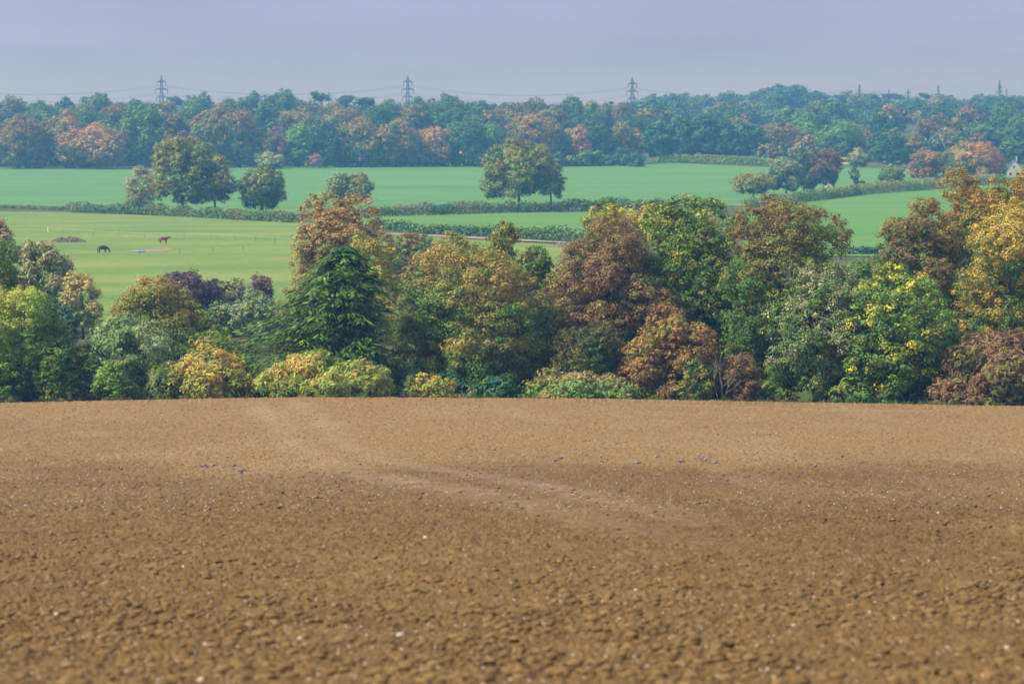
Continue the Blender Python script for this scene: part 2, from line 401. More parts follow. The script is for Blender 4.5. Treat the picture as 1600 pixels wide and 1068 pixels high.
def crown(W, Ht, cols, rng, leaf=.34, clump=None, n_lobes=13, lo=.03, egg=.15, tb=.6, ns=.5, rs=.35, sb=0., dens=1.0, elong=1.0,
          upright=0., squash=1.0, lobes=None, lobe_r=(.26, .46), depth=1.0, spread=.93, per=None, nscale=None, fill=.25, bri=.11, jit=.045, rough=1.0):
    """leafy crown: lobes -> clumps -> leaves; returns verts, colours and lobe centres"""
    R = W / 2; zb = Ht * lo; cz = zb + (Ht - zb) * .5; rz = (Ht - zb) / 2
    if clump is None: clump = max(.5, W * .062)
    if dens == 1.0: dens = 1.05
    core = .66 if rough < 1.4 else (.54 if rough < 2 else .42)
    L = [[0, 0, cz, R * core, R * core * depth, rz * (core + .04)]]
    for i in range(n_lobes):
        d = rng.normal(size=3); d /= np.linalg.norm(d)
        u = (i + .5) / n_lobes * 2 - 1                           # even spread over the ball
        phi = i * 2.399 + rng.uniform(-.4, .4)
        u = np.clip(u * .95 + rng.uniform(-.12, .12), -.95, .98)
        d = np.array([math.cos(phi) * math.sqrt(1 - u * u), math.sin(phi) * math.sqrt(1 - u * u), u])
        k = 1 - egg * d[2]
        f = rng.uniform(.62, .82) + (.06 if rough > 1.4 else 0)
        rr = R * rng.uniform(*lobe_r)
        L.append([d[0] * R * f * k, d[1] * R * f * k * depth, cz + d[2] * rz * f, rr, rr, min(rr * squash, rz * .6)])
    if lobes is not None:
        L = [[a * R, b * R, zb + c * (Ht - zb), r_ * R, r_ * R, r2 * R] for a, b, c, r_, r2 in lobes]
    L = np.array(L)
    P = []
    for q in L:
        area = 4 * np.pi * ((q[3] * q[4] + q[3] * q[5] + q[4] * q[5]) / 3)
        n = int(area / (clump ** 2 * 1.7) * dens) + 4
        d = rng.normal(size=(n, 3)); d /= np.linalg.norm(d, axis=1, keepdims=True)
        P.append(q[:3] + d * q[3:6] * rng.uniform(.82, 1.0 + .1 * rough, (n, 1)))
    P = np.concatenate(P)
    D = np.linalg.norm((P[:, None] - L[None, :, :3]) / L[None, :, 3:6], axis=2).min(1)
    P = P[D > .74] if (D > .74).sum() > 12 else P
    nf = int(len(P) * fill)                                       # inner clumps so that the crown is not hollow
    q = L[rng.integers(0, len(L), nf)]
    d = rng.normal(size=(nf, 3)); d /= np.linalg.norm(d, axis=1, keepdims=True)
    P = np.concatenate([P, q[:, :3] + d * q[:, 3:6] * rng.uniform(.3, .75, (nf, 1))])
    P[:, 2] = np.maximum(P[:, 2], zb + .15 * clump * rng.uniform(0, 2, len(P)))
    sx = R * spread / max(np.quantile(np.abs(P[:, 0]), .985), 1e-6)
    P[:, 0] *= sx; P[:, 1] *= sx
    zt = np.quantile(P[:, 2], .995); P[:, 2] = zb + (P[:, 2] - zb) * ((Ht - clump * .45 - zb) / (zt - zb))
    hrel = (P[:, 2] - zb) / (Ht - zb)
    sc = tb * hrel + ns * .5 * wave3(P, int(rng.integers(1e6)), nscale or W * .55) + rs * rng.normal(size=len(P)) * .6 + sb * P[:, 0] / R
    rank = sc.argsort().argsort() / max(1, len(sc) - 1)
    crad = clump * rng.uniform(.55, 1.5, len(P))
    m = per or max(8, int(5.0 * (clump / leaf) ** 2))
    n = len(P) * m
    d = rng.normal(size=(n, 3)); d[:, 2] += .25; d /= np.linalg.norm(d, axis=1, keepdims=True)
    ci = np.repeat(np.arange(len(P)), m)
    rad = (rng.uniform(0, 1, n) ** .45 * crad[ci])[:, None]
    Q = P[ci] + d * rad * np.array([1, 1, .66])
    out = P - np.array([0, 0, cz]); out /= np.linalg.norm(out, axis=1, keepdims=True) + 1e-9
    N = d * 1.0 + out[ci] * .35 + np.array([0, 0, .5]) + rng.normal(size=(n, 3)) * .19
    tang = None
    if upright > 0:
        tang = out[ci] * .6 + np.array([0, 0, upright]) + rng.normal(size=(n, 3)) * .25
    V = leaf_quads(Q, N, leaf, elong, rng, tang)
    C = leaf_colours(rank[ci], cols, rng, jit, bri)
    return V, np.repeat(C, 4, axis=0), L

def add_trunk(name, parent, Ht, W, L, rng, lean=0., mat=BARK, r=None, n_limb=6):
    mb = MB(); r = r or max(.12, Ht * .02)
    top = Ht * .72
    zs = np.linspace(-.5, top, 6)
    wob = np.cumsum(rng.normal(size=(6, 2)) * .012 * Ht, axis=0)
    pts = np.stack([wob[:, 0] + lean * zs, wob[:, 1], zs], 1); pts[0, :2] = pts[1, :2]
    mb.tube(pts, r * np.array([1.5, 1.05, .85, .65, .42, .15]), 8)
    for i in range(n_limb):
        t = rng.uniform(.25, .8); k = t * 5; a = int(k); p = pts[a] + (pts[min(a + 1, 5)] - pts[a]) * (k - a)
        q = L[rng.integers(0, len(L)), :3]
        mid_ = (p + q) / 2 + np.array([0, 0, .05 * Ht])
        mb.tube([p, mid_, q], [r * .5 * (1.1 - t), r * .32 * (1.1 - t), .03], 5)
    return mb.build(name, mat, parent, smooth=True)

SEED = [100]
def tree(name, label, cat, px, w, top, Y=None, base=None, cols=None, group=None, trunk=True, parts=('crown', 'trunk'), **kw):
    SEED[0] += 1
    rng = np.random.default_rng(kw.pop('seed', SEED[0]))
    if Y is None:
        g = gpt(px, base); Y = g[1]
    X = at(px, 300, Y)[0]; z = float(H(X, Y)) - .15
    Ht = at(px, top, Y)[2] - z; W = w * Y / F
    kw['leaf'] = kw['leaf'] * (.60 if Y < 360 else .72) if 'leaf' in kw and Y < 600 else kw.get('leaf')
    if kw['leaf'] is None: kw['leaf'] = .20 if Y < 360 else (.30 if Y < 600 else (.55 if Y < 1500 else (.9 if Y < 2400 else 1.2)))
    kw.setdefault('clump', max(kw['leaf'] * 1.9, W * (.060 if Y < 600 else .075)))
    kw['clump'] = min(kw['clump'], .13 * min(W, Ht))
    lean = kw.pop('lean', 0.)
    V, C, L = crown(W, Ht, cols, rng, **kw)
    f = np.arange(len(V)).reshape(-1, 4)
    if trunk:
        root = empty(name, (X, Y, z), 0, label, cat, group)
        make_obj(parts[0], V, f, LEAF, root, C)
        add_trunk(parts[1], root, Ht, W, L, rng, lean)
        return root
    o = make_obj(name, V, f, LEAF, None, C, loc=(X, Y, z))
    return tag(o, label, cat, group)
SH = ('foliage', 'stem')
# ------------------------------------------------------------------ trees along the bottom edge of the ploughed field
T = tree
T('broadleaf_tree', 'dark olive green tree cut off by the left edge, above a yellow-green one', 'tree', -20, 132, 362, 322, cols=[(DG, 4), (MG, 3), (OL, 3), (RU, .6)], tb=.2)
T('broadleaf_tree', 'bright yellow-green tree at the left edge of the photo by the brown field', 'tree', 18, 165, 446, 311, cols=[(DG, 2.4), (MG, 2.2), (LG, 2), (YG, 3), ((.20, .205, .038), 2.2)], tb=1.1, sb=-.6, rs=.25)
T('broadleaf_tree', 'small dark olive tree peeping over the yellow-green tree at the left', 'tree', 62, 84, 452, 318, cols=[(DG, 3), (MG, 2), (OL, 3)], tb=.7)
T('broadleaf_tree', 'dark green leafy tree with olive flecks beside the yellow-green tree', 'tree', 92, 80, 528, 307, cols=[(DG, 5), (MG, 2), (OL, 1), (RU, .4)], tb=.3)
T('conifer_shrub', 'small bluish conifer-like bush squeezed behind the trees at the left', 'shrub', 100, 52, 478, 330, cols=[(TE, 4), ((.05, .10, .07), 2)], tb=.3, parts=SH)
T('broadleaf_tree', 'brown and olive tree with thin orange tips left of the dark conifer', 'tree', 248, 205, 434, 326, cols=[(DG, 2.4), (MG, 1.8), (OL, 4), (KH, 1.8), (GO, .5), (OR, .2)], tb=.55, n_lobes=17, egg=.3, rough=1.6)
T('shrub', 'tall grey-green willowy bush in front of the brown and olive tree', 'shrub', 212, 165, 494, 312, cols=[(MG, 2), ((.075, .115, .045), 3), (GG, 3.2), ((.16, .19, .10), .8)], tb=.35, upright=.9, elong=1.5, egg=.25, parts=SH)
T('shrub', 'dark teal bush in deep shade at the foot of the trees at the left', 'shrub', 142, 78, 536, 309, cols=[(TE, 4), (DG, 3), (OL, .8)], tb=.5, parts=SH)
T('shrub', 'fresh bright green pointed bush at the field edge below the grey-green bush', 'shrub', 174, 66, 562, 305, cols=[(DG, 2), (MG, 3), (LG, 3), (YG, .8)], tb=.5, egg=.5, parts=SH)
T('shrub', 'low grey-green bush between the willowy bush and the golden bush', 'shrub', 252, 60, 566, 306, cols=[(MG, 3), (GG, 3), (OL, 2)], tb=.3, parts=SH)
T('shrub', 'spreading golden yellow bush left of the dark conifer', 'shrub', 322, 165, 542, 307, rough=1.9, lobe_r=(.16, .30), cols=[(OL, 3), (KH, 1.5), (YG, 1.6), (GO, 2.4), ((.27, .20, .05), 1)], tb=.5, egg=.5, upright=.5, elong=1.6, n_lobes=24, parts=SH)
T('shrub', 'olive bush rising behind the golden bush', 'shrub', 340, 110, 512, 318, cols=[(OL, 3), (KH, 3), (MG, 1.5)], tb=.3, parts=SH)
T('shrub', 'small fresh green bush touching the left foot of the dark conifer', 'shrub', 386, 56, 556, 309, cols=[(MG, 3), (LG, 3), (OL, 1)], tb=.4, parts=SH)
T('shrub', 'rounded yellow-green bush in front of the dark conifer', 'shrub', 502, 208, 549, 305, rough=1.9, lobe_r=(.16, .30), cols=[(MG, 1.6), (OL, 2.4), (YG, 4), (GO, 1.3)], tb=.5, egg=.35, upright=1.0, elong=1.8, leaf=.33, n_lobes=26, parts=SH)
T('shrub', 'little yellow bush at the right foot of the dark conifer', 'shrub', 672, 78, 582, 305, rough=1.9, lobe_r=(.16, .30), cols=[(OL, 2), (YG, 3), (GO, 2)], tb=.5, upright=.6, elong=1.3, parts=SH)
T('broadleaf_tree', 'tall pale orange-topped tree behind the dark conifer', 'tree', 533, 165, 306, 385, cols=[(OL, 1.5), (KH, 3), (BR, 1.5), ((.150, .122, .055), 3), ((.165, .115, .042), 1.3)], tb=.9, n_lobes=18, rough=1.4, leaf=.36)
T('broadleaf_tree', 'thin yellowing birch just behind the top of the dark conifer', 'tree', 584, 92, 362, 345, cols=[(OL, 3), (KH, 2), (YG, 2), ((.23, .18, .035), 1.7)], tb=.5, n_lobes=16, lobe_r=(.2, .32), rough=1.6)
T('broadleaf_tree', 'broad khaki and green tree in the middle, right of the dark conifer', 'tree', 742, 262, 386, 318, cols=[(DG, 3), (MG, 2.8), (OL, 3), (KH, 2.2), ((.140, .116, .034), 1.8), (GO, .5)], tb=.75, n_lobes=20, egg=.12, leaf=.33)
T('broadleaf_tree', 'slim olive-brown treetop standing above the broad khaki tree', 'tree', 722, 112, 362, 330, cols=[(OL, 2), (KH, 4), (BR, 2)], tb=.3, rough=1.6)
T('broadleaf_tree', 'spiky green treetop rising between the broad khaki tree and the red-brown tree', 'tree', 795, 135, 350, 332, cols=[(DG, 2), (MG, 3), (KH, 2.5), (RU, .8)], tb=.6, upright=1.2, elong=1.5, n_lobes=16, lobe_r=(.18, .32), rough=2)
T('broadleaf_tree', 'dark green tree set back left of the red-brown tree', 'tree', 850, 120, 386, 334, cols=[(DG, 4), (MG, 3), (OL, 1.5)], tb=.6)
T('shrub', 'low pale green bush with buff tips below the red-brown tree', 'shrub', 918, 178, 583, 305, cols=[(MG, 2), (GG, 2.5), (OL, 2), ((.17, .145, .07), 2)], tb=.6, egg=.3, upright=.8, elong=1.7, n_lobes=24, lobe_r=(.14, .28), rough=1.9, parts=SH)
T('broadleaf_tree', 'dark green tree with a yellowing cap behind the red-brown tree', 'tree', 968, 150, 317, 340, cols=[(DG, 3), (MG, 3), (OL, 2), ((.24, .19, .03), 1.3)], tb=.8, n_lobes=15)
T('broadleaf_tree', 'large red-brown autumn tree right of the middle of the tree line', 'tree', 958, 205, 338, 325, cols=[(DG, 1.6), (BR, 2), (RB, 3.4), ((.122, .086, .045), 3), (KH, 1)], tb=.35, n_lobes=20, egg=.1, leaf=.31, rough=1.5)
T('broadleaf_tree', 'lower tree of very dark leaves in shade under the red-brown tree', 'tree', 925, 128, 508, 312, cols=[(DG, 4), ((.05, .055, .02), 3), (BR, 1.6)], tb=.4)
T('broadleaf_tree', 'tall dense green tree dotted with yellow clumps right of the red-brown tree', 'tree', 1082, 200, 309, 329, cols=[(DG, 4.5), (MG, 3), (OL, 1.6), ((.19, .19, .04), 1.1)], tb=.5, rs=.5, ns=.2, n_lobes=20, leaf=.4)
T('hawthorn_shrub', 'ragged orange-brown bush below the tall green tree with yellow clumps', 'shrub', 1048, 158, 478, 309, cols=[((.09, .07, .025), 2.2), (RU, 3), ((.165, .108, .040), 3.4), (OL, 1)], tb=.5, upright=.6, elong=1.5, n_lobes=18, lobe_r=(.2, .34), egg=.25, rough=1.6, parts=SH)
T('shrub', 'small green bush with yellow leaves under the orange-brown bush', 'shrub', 1092, 60, 560, 305, cols=[(DG, 3), (OL, 3), (KH, 2)], tb=.4, parts=SH)
T('shrub', 'reddish brown twiggy bush right of the bare white shrub', 'shrub', 1160, 70, 552, 307, cols=[(RB, 3), ((.10, .055, .035), 3), (BR, 2)], tb=.2, dens=.7, elong=1.6, parts=SH)
T('broadleaf_tree', 'tall dark green tree with a bronze top right of the middle', 'tree', 1228, 222, 318, 320, cols=[(DG, 4.8), (MG, 2.6), (OL, 1.8), ((.09, .088, .026), 1.4), (BR, .9), ((.12, .092, .03), .6)], tb=1.2, n_lobes=20, egg=.05, leaf=.36)
T('broadleaf_tree', 'silvery grey-green tree leaning against the yellow-flecked maple', 'tree', 1290, 190, 416, 313, cols=[(DG, 2), (MG, 2), ((.105, .115, .05), 3), ((.13, .135, .065), 2.4), ((.17, .175, .11), .4)], tb=.35, ns=.2, rs=.6, n_lobes=18, egg=.25, leaf=.32, bri=.35)
T('maple_tree', 'bright green maple with golden clumps right of the silvery tree', 'tree', 1402, 190, 418, 310, cols=[(DG, 2.4), (MG, 3), ((.098, .138, .030), 4.2), ((.155, .165, .034), 1.1), (YE, 1.35)], tb=.15, rs=.65, ns=.35, nscale=4.5, n_lobes=20, egg=.12, leaf=.38)
T('shrub', 'tangled red-brown bush at the right edge of the brown field', 'shrub', 1560, 195, 520, 307, cols=[((.06, .066, .024), 2.4), (OL, 1.2), (BR, 2.4), (RB, 2.6), ((.12, .085, .045), 2)], tb=.4, elong=2.2, n_lobes=18, egg=.3, leaf=.33, rough=1.5, parts=SH)
T('broadleaf_tree', 'copper brown tree on the left of the high group at the right', 'tree', 1440, 160, 314, 326, cols=[(DG, 2.4), (BR, 3), ((.13, .092, .04), 3.4), (KH, 1.2)], tb=.4, n_lobes=17)
T('broadleaf_tree', 'dark green tree with a rusty top in the high group at the right', 'tree', 1535, 185, 270, 332, cols=[(DG, 3.6), (MG, 1.8), (OL, 2.4), ((.125, .105, .03), 2.4), (OR, .4)], tb=1.0, n_lobes=18)
T('broadleaf_tree', 'highest rust-topped tree cut off by the right edge of the photo', 'tree', 1632, 160, 240, 338, cols=[(DG, 2.6), (OL, 2.8), ((.125, .105, .03), 2.6), (OR, .7)], tb=.8, n_lobes=16)
T('broadleaf_tree', 'golden orange tree at the right edge, in front of the rust-topped trees', 'tree', 1585, 200, 318, 316, cols=[(DG, 3.4), (MG, 2), (OL, 2.4), (GO, 2.2), ((.23, .185, .04), 1.3)], tb=.8, rs=.45, n_lobes=20)

# the dark conifer: whorls of drooping branches
def conifer(px, w, top, Y, label):
    rng = np.random.default_rng(77)
    X = at(px, 400, Y)[0]; z = float(H(X, Y)) - .15; Ht = at(px, top, Y)[2] - z; R = w * Y / F / 2
    root = empty('conifer_tree', (X, Y, z), 0, label, 'conifer')
    P, N, Tn, Cc = [], [], [], []
    mb = MB()
    mb.tube([(0, 0, -.5), (.05, 0, Ht * .5), (0, 0, Ht * .97)], [.32, .2, .04], 8)
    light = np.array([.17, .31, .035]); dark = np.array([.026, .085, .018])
    for i in range(680):
        t = (i + rng.uniform(0, 1)) / 680
        h = Ht * (.04 + .94 * t); az = i * 2.399 + rng.uniform(-.5, .5)
        Lb = R * (1.04 * (1 - .44 * math.cos(az)) * (1 - t) ** (.46 - .20 * math.cos(az)) * rng.uniform(.55, 1.12) * (1 + .16 * math.sin(3 * az + 9 * t) * t) + .03)
        if math.cos(az) > .5 and t > .35: Lb *= .86
        ca, sa = math.cos(az), math.sin(az)
        rise = rng.uniform(.0, .22); n = int(14 + 80 * Lb / R)
        s = rng.uniform(.12, 1, n) ** .75
        side = rng.normal(size=n) * .16 * (1.1 - .75 * s) * Lb + rng.normal(size=n) * .08
        zz = h + Lb * (rise * s - .34 * s ** 2.2) - np.abs(side) * .35 - rng.uniform(0, .35, n) * (rng.uniform(size=n) < .45)
        zz += np.where(s > .82, (s - .82) * Lb * .35, 0)
        rr = Lb * s
        P.append(np.stack([rr * ca - side * sa, rr * sa + side * ca, zz], 1))
        tg = np.stack([ca - np.sign(side) * sa * .7, sa + np.sign(side) * ca * .7, -.35 + .2 * rng.normal(size=n)], 1); Tn.append(tg)
        N.append(np.stack([ca * .35 + rng.normal(size=n) * .3, sa * .35 + rng.normal(size=n) * .3, np.full(n, .9)], 1))
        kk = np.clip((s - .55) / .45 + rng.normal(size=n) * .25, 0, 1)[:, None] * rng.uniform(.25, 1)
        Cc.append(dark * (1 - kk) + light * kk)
        if i % 3 == 0:
            mb.tube([(0, 0, h), (ca * Lb * .5, sa * Lb * .5, h + Lb * (rise * .5 - .07)), (ca * Lb * .9, sa * Lb * .9, h + Lb * (rise - .30))], [.05, .035, .012], 4)
    P, N, Tn, Cc = map(np.concatenate, (P, N, Tn, Cc))
    P[:, 2] = np.maximum(P[:, 2], .1)
    V = leaf_quads(P, N, .34, 1.9, rng, Tn, .5)
    Cc = np.clip(Cc * np.exp(rng.normal(size=len(Cc)) * .22)[:, None], .004, .5)
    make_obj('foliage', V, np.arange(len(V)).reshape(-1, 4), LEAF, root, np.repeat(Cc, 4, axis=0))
    mb.build('trunk', BARK, root, smooth=True)
conifer(538, 345, 379, 313, 'large dark green conifer with drooping branches left of the middle')

def bare_shrub():
    Y = 304.0; X = at(1126, 600, Y)[0]; z = float(H(X, Y)) - .1
    rng = np.random.default_rng(9); mb = MB()
    def twig(p, d, l, r, k):
        q = p + d * l; m = (p + q) / 2 + rng.normal(size=3) * .05 * l
        mb.tube([p, m, q], [r, r * .8, r * .55], 5)
        if k:
            for _ in range(3 if k > 1 else 2):
                d2 = d + rng.normal(size=3) * .38 + np.array([0, 0, .12]); d2 /= np.linalg.norm(d2)
                twig(p + d * l * rng.uniform(.55, 1), d2, l * rng.uniform(.5, .75), r * .55, k - 1)
    for a in (-.25, .05, .3):
        d = np.array([a, rng.normal() * .1, 1.]); twig(np.array([a * .3, 0, -.2]), d / np.linalg.norm(d), 2.5, .045, 3)
    tag(mb.build('bare_shrub', DEADWOOD, loc=(X, Y, z)), 'leafless whitish dead shrub standing before the orange-brown bush', 'dead shrub')
bare_shrub()

# ------------------------------------------------------------------ valley trees behind the first row
V_ = dict(leaf=.42)
T('willow_tree', 'pale orange and tan treetop at the left edge, in the meadow\'s corner', 'tree', 2, 62, 340, 440, cols=[(KH, 2), (PA, 3), ((.18, .135, .07), 2)], tb=.6, **V_)
T('willow_tree', 'pale tan willow left of the pale yellow bush in the meadow corner', 'tree', 62, 88, 376, 450, cols=[(GG, 3), (PA, 3.4), ((.18, .155, .08), 1.4)], tb=.6, upright=.9, elong=1.6, **V_)
T('shrub', 'pale yellow hazy bush in the corner of the horses\' meadow', 'shrub', 128, 66, 424, 440, cols=[(GG, 2), (PA, 2), ((.22, .18, .075), 3)], tb=.7, parts=SH, **V_)
T('willow_tree', 'grey-brown willow behind the pale yellow bush', 'tree', 96, 60, 400, 470, cols=[(GG, 4), (PA, 2), (KH, 2)], tb=.4, **V_)
T('shrub', 'olive bush at the bottom of the sloping field, below the short dark hedge', 'shrub', 1362, 110, 400, 430, cols=[(OL, 3), (KH, 2), (MG, 2)], tb=.4, parts=SH, **V_)
T('purple_tree', 'wide purple-leaved tree above the brown and olive tree', 'tree', 287, 122, 424, 455, cols=[(PU, 4), ((.062, .042, .046), 3), ((.08, .055, .05), 1)], tb=.4, lo=.12, egg=-.1, **V_)
T('willow_tree', 'pinkish grey willow between the purple tree and the maroon tree', 'tree', 365, 52, 436, 460, cols=[((.12, .10, .085), 3), (PK, 2), (GG, 2)], tb=.5, upright=.9, elong=1.5, **V_)
T('maroon_tree', 'small maroon-leaved tree left of the dark conifer', 'tree', 407, 46, 429, 465, cols=[((.075, .047, .047), 3), ((.10, .062, .052), 3)], tb=.5, **V_)
T('shrub', 'pale sage green bush beneath the maroon tree', 'shrub', 402, 84, 452, 440, cols=[(GG, 3), ((.10, .13, .08), 3)], tb=.4, parts=SH, **V_)
T('shrub', 'dim blue-green bush between the purple tree and the sage bush', 'shrub', 348, 62, 470, 445, cols=[(TE, 2), (MG, 3), (GG, 2)], tb=.4, parts=SH, **V_)
T('broadleaf_tree', 'hazy brown and blue-green tree behind the broad khaki tree', 'tree', 655, 120, 364, 470, cols=[(TE, 3), (MG, 2), (BR, 2.4), (RU, 1.5)], tb=.6, **V_)
T('broadleaf_tree', 'dull purplish brown treetop between the yellow-dotted tree and the bronze-topped tree', 'tree', 1208, 74, 303, 480, cols=[((.11, .08, .07), 3), (KH, 3), (PK, 1)], tb=.4, **V_)

# ------------------------------------------------------------------ hedges
def hedge(label, line, hpx, cols, depth=2.2, leaf=.55, lean=0, name='hedge', rough=.35):
    SEED[0] += 1; rng = np.random.default_rng(SEED[0])
    px = np.array([p[0] for p in line], float); py = np.array([p[1] for p in line], float)
    q = np.arange(px[0], px[-1], 1.0)
    G = ground(q, np.interp(q, px, py)); hp = np.interp(q, px, np.broadcast_to(np.asarray(hpx, float), px.shape))
    hm = hp * G[:, 1] / F
    seg = np.concatenate([[0], np.cumsum(np.linalg.norm(np.diff(G, axis=0), axis=1))])
    step = .8; n = int(seg[-1] / step); s = (np.arange(n) + .5) * seg[-1] / n
    C0 = np.stack([np.interp(s, seg, G[:, k]) for k in range(3)], 1); hh = np.interp(s, seg, hm)
    hh = hh * (1 + rough * (wave3(C0 * np.array([1, 1, 0]), SEED[0], 14.) * .4 + rng.normal(size=n) * .25))
    per = 64; m = n * per; ci = np.repeat(np.arange(n), per)
    t = rng.uniform(0, 1, m); a = rng.uniform(0, 2 * np.pi, m)
    Q = C0[ci] + np.stack([rng.normal(size=m) * .6 + np.cos(a) * depth * .5 * (1 - .3 * t), np.sin(a) * depth * .5 * (1 - .3 * t) + rng.normal(size=m) * .15,
                           (t ** .8) * np.maximum(hh[ci], .4)], 1)
    N = np.stack([np.cos(a), np.sin(a), .5 + t], 1) + rng.normal(size=(m, 3)) * .5
    rank = (wave3(C0, SEED[0] + 7, 30.)[ci] * .2 + .5 + t * .2 - .1 + rng.normal(size=m) * .12).clip(0, 1)
    V = leaf_quads(Q, N, leaf, 1.0, rng)
    Cc = leaf_colours(rank, cols, rng, .1)
    o0 = C0[n // 2].copy()
    o = make_obj(name, V - o0, np.arange(len(V)).reshape(-1, 4), LEAF, None, np.repeat(Cc, 4, axis=0), loc=o0)
    return tag(o, label, 'hedge')
HC = [(TE, 2), (DG, 2), (MG, 2), (BR, 1), (RB, 1.2)]
hedge('ragged dark hedge under the two-trunked oak group at the left', [(105, 331), (160, 333), (215, 334), (300, 339), (380, 344), (462, 348)], [12, 15, 13, 14, 15, 14], HC, rough=.5)
hedge('thin low hedge line running in from the left edge of the photo', [(-60, 323), (0, 324), (105, 328)], [4, 4, 5], HC, leaf=.45)
hedge('long trimmed hedge below the green crop field in the centre', [(590, 338), (680, 336), (760, 333), (860, 331), (975, 328), (1040, 326)], [17, 18, 17, 17, 17, 16], [(TE, 3), (DG, 2), (MG, 2), (RU, 1.2), (PK, .6)], rough=.34)
hedge('lower hedge beside the pale track in the centre', [(590, 356), (660, 364), (740, 369), (800, 372), (870, 377), (930, 380)], [11, 14, 13, 16, 24, 10], [(TE, 3), (DG, 3), (MG, 2), (GG, .8)], rough=.5)
hedge('rough hedge between the purplish treetop and the sloping field at the right', [(1165, 326), (1230, 318), (1290, 311), (1345, 304)], [15, 15, 15, 13], [(TE, 2), (MG, 3), (GG, 2), (BR, 1)])
hedge('tall pale hedge along the top of the sloping field at the right', [(1300, 308), (1380, 301), (1440, 297), (1500, 291), (1560, 286)], [16, 18, 17, 15, 14], [(MG, 2), (GG, 3.4), (KH, 2), (PK, .8)], rough=.3)
hedge('long neat hedge in front of the row of blue-green conifers', [(1030, 254), (1100, 255), (1180, 258), (1235, 262)], [12, 13, 13, 10], [(MG, 3), (LG, 1.5), (GG, 2), (RU, 1.2)], leaf=.7, rough=.12)
hedge('short dark hedge at the bottom of the sloping field', [(1328, 397), (1350, 397), (1385, 396)], [10, 10, 10], [(TE, 3), (DG, 2), (PU, 2)])
T('shrub', 'small whitish bush growing in the pale hedge at the right', 'shrub', 1297, 24, 288, base=309, cols=[(SG, 3), ((.18, .17, .14), 3)], trunk=False, lo=0)

# ------------------------------------------------------------------ trees standing in and around the green fields
T('oak_tree', 'large oak with rusty crown in the hedge above the horses\' meadow', 'tree', 285, 98, 213, base=336, cols=[(TE, 2), (MG, 2), (GG, 2), (GG, 1.6), (OL, 3.4), ((.14, .115, .045), .6)], tb=.9, lo=.10, n_lobes=26, lobe_r=(.16, .32), rough=2.2, sb=-.25)
T('oak_tree', 'smaller oak touching the right side of the large rusty oak', 'tree', 333, 72, 243, base=332, cols=[(TE, 2), (DG, 2.4), (OL, 3), (GG, 2), ((.14, .11, .05), .7)], tb=.8, lo=.14, n_lobes=20, lobe_r=(.18, .34), rough=2.2)
T('bare_tree', 'thin pale pinkish tree at the left side of the large rusty oak', 'tree', 222, 52, 260, base=333, cols=[((.13, .13, .075), 3), (PK, 1.2), (PA, 2.4)], tb=.5, dens=.6, lo=.12, n_lobes=14)
T('shrub', 'low green bush at the foot of the thin pinkish tree', 'shrub', 206, 34, 312, base=333, cols=[(MG, 2), (GG, 2)], trunk=False, lo=0)
T('broadleaf_tree', 'dark lone tree in the hedge right of the two oaks', 'tree', 411, 76, 257, base=336, cols=[(TE, 3), (DG, 2), (MG, 1.5), (OL, 2), (GG, 1.2)], tb=.7, lo=.10, n_lobes=20, lobe_r=(.18, .34), rough=2.2)
T('broadleaf_tree', 'low rounded tree peeping over the orange-topped tree', 'tree', 547, 72, 269, base=330, cols=[(TE, 2), (MG, 2), (GG, 3), (KH, 2)], tb=.6, lo=.3, n_lobes=14)
T('oak_tree', 'big lone oak in the middle of the long trimmed hedge', 'tree', 808, 112, 217, base=330, cols=[(TE, 2.2), (MG, 2), (GG, 1.6), (GG, 1.6), (OL, 3.4), ((.14, .115, .045), .6)], tb=.9, lo=.16, n_lobes=26, lobe_r=(.16, .32), rough=2.2)
T('broadleaf_tree', 'small dark tree at the right shoulder of the big lone oak', 'tree', 860, 50, 250, base=321, cols=[(TE, 4), (DG, 3), (OL, 1.4)], tb=.6, lo=.12, n_lobes=14, lobe_r=(.2, .36), rough=2.2)
T('broadleaf_tree', 'mushroom-shaped pale green tree above the purplish treetop at the right', 'tree', 1176, 66, 270, base=316, cols=[(TE, 1.6), (GG, 3), (KH, 2), (OL, 2)], tb=.7, lo=.34, n_lobes=14)
T('willow_tree', 'feathery grey-green tree left of the dark purple-brown tree', 'tree', 1228, 62, 246, base=304, cols=[(TE, 2), (GG, 4), (SG, 1.6)], tb=.5, lo=.04, upright=.5, elong=1.3)
T('broadleaf_tree', 'dark blue-green tree between the feathery tree and the purple-brown tree', 'tree', 1258, 50, 237, base=300, cols=[(TE, 4), (DG, 2), (MG, 1.5), (RU, .7)], tb=.5, lo=.04)
T('broadleaf_tree', 'upright dark purple-brown tree standing behind the rough hedge', 'tree', 1293, 52, 233, base=301, cols=[(TE, 2.6), ((.06, .045, .05), 3), (BR, 1.6), (RU, 1.6)], tb=1.1, lo=.04, egg=-.05)
T('sapling', 'slender young tree alone at the left of the small paddock', 'tree', 1335, 17, 257, base=291, cols=[(TE, 2), (GG, 2), (MG, 2)], lo=.15, n_lobes=8)
T('shrub', 'low dark bush at the foot of the slender young tree', 'shrub', 1344, 18, 282, base=292, cols=[(TE, 3), (DG, 2)], trunk=False, lo=0, n_lobes=6)
T('broadleaf_tree', 'round green tree standing alone in the small paddock', 'tree', 1393, 40, 256, base=292, cols=[(TE, 2), (MG, 3), (GG, 2)], tb=.5, lo=.05)
T('broadleaf_tree', 'red-leaved tree at the right end of the small paddock', 'tree', 1448, 56, 236, base=284, cols=[(TE, 1.8), (BR, 1.4), ((.16, .085, .05), 3), ((.19, .11, .055), 2)], tb=.3, lo=.03)
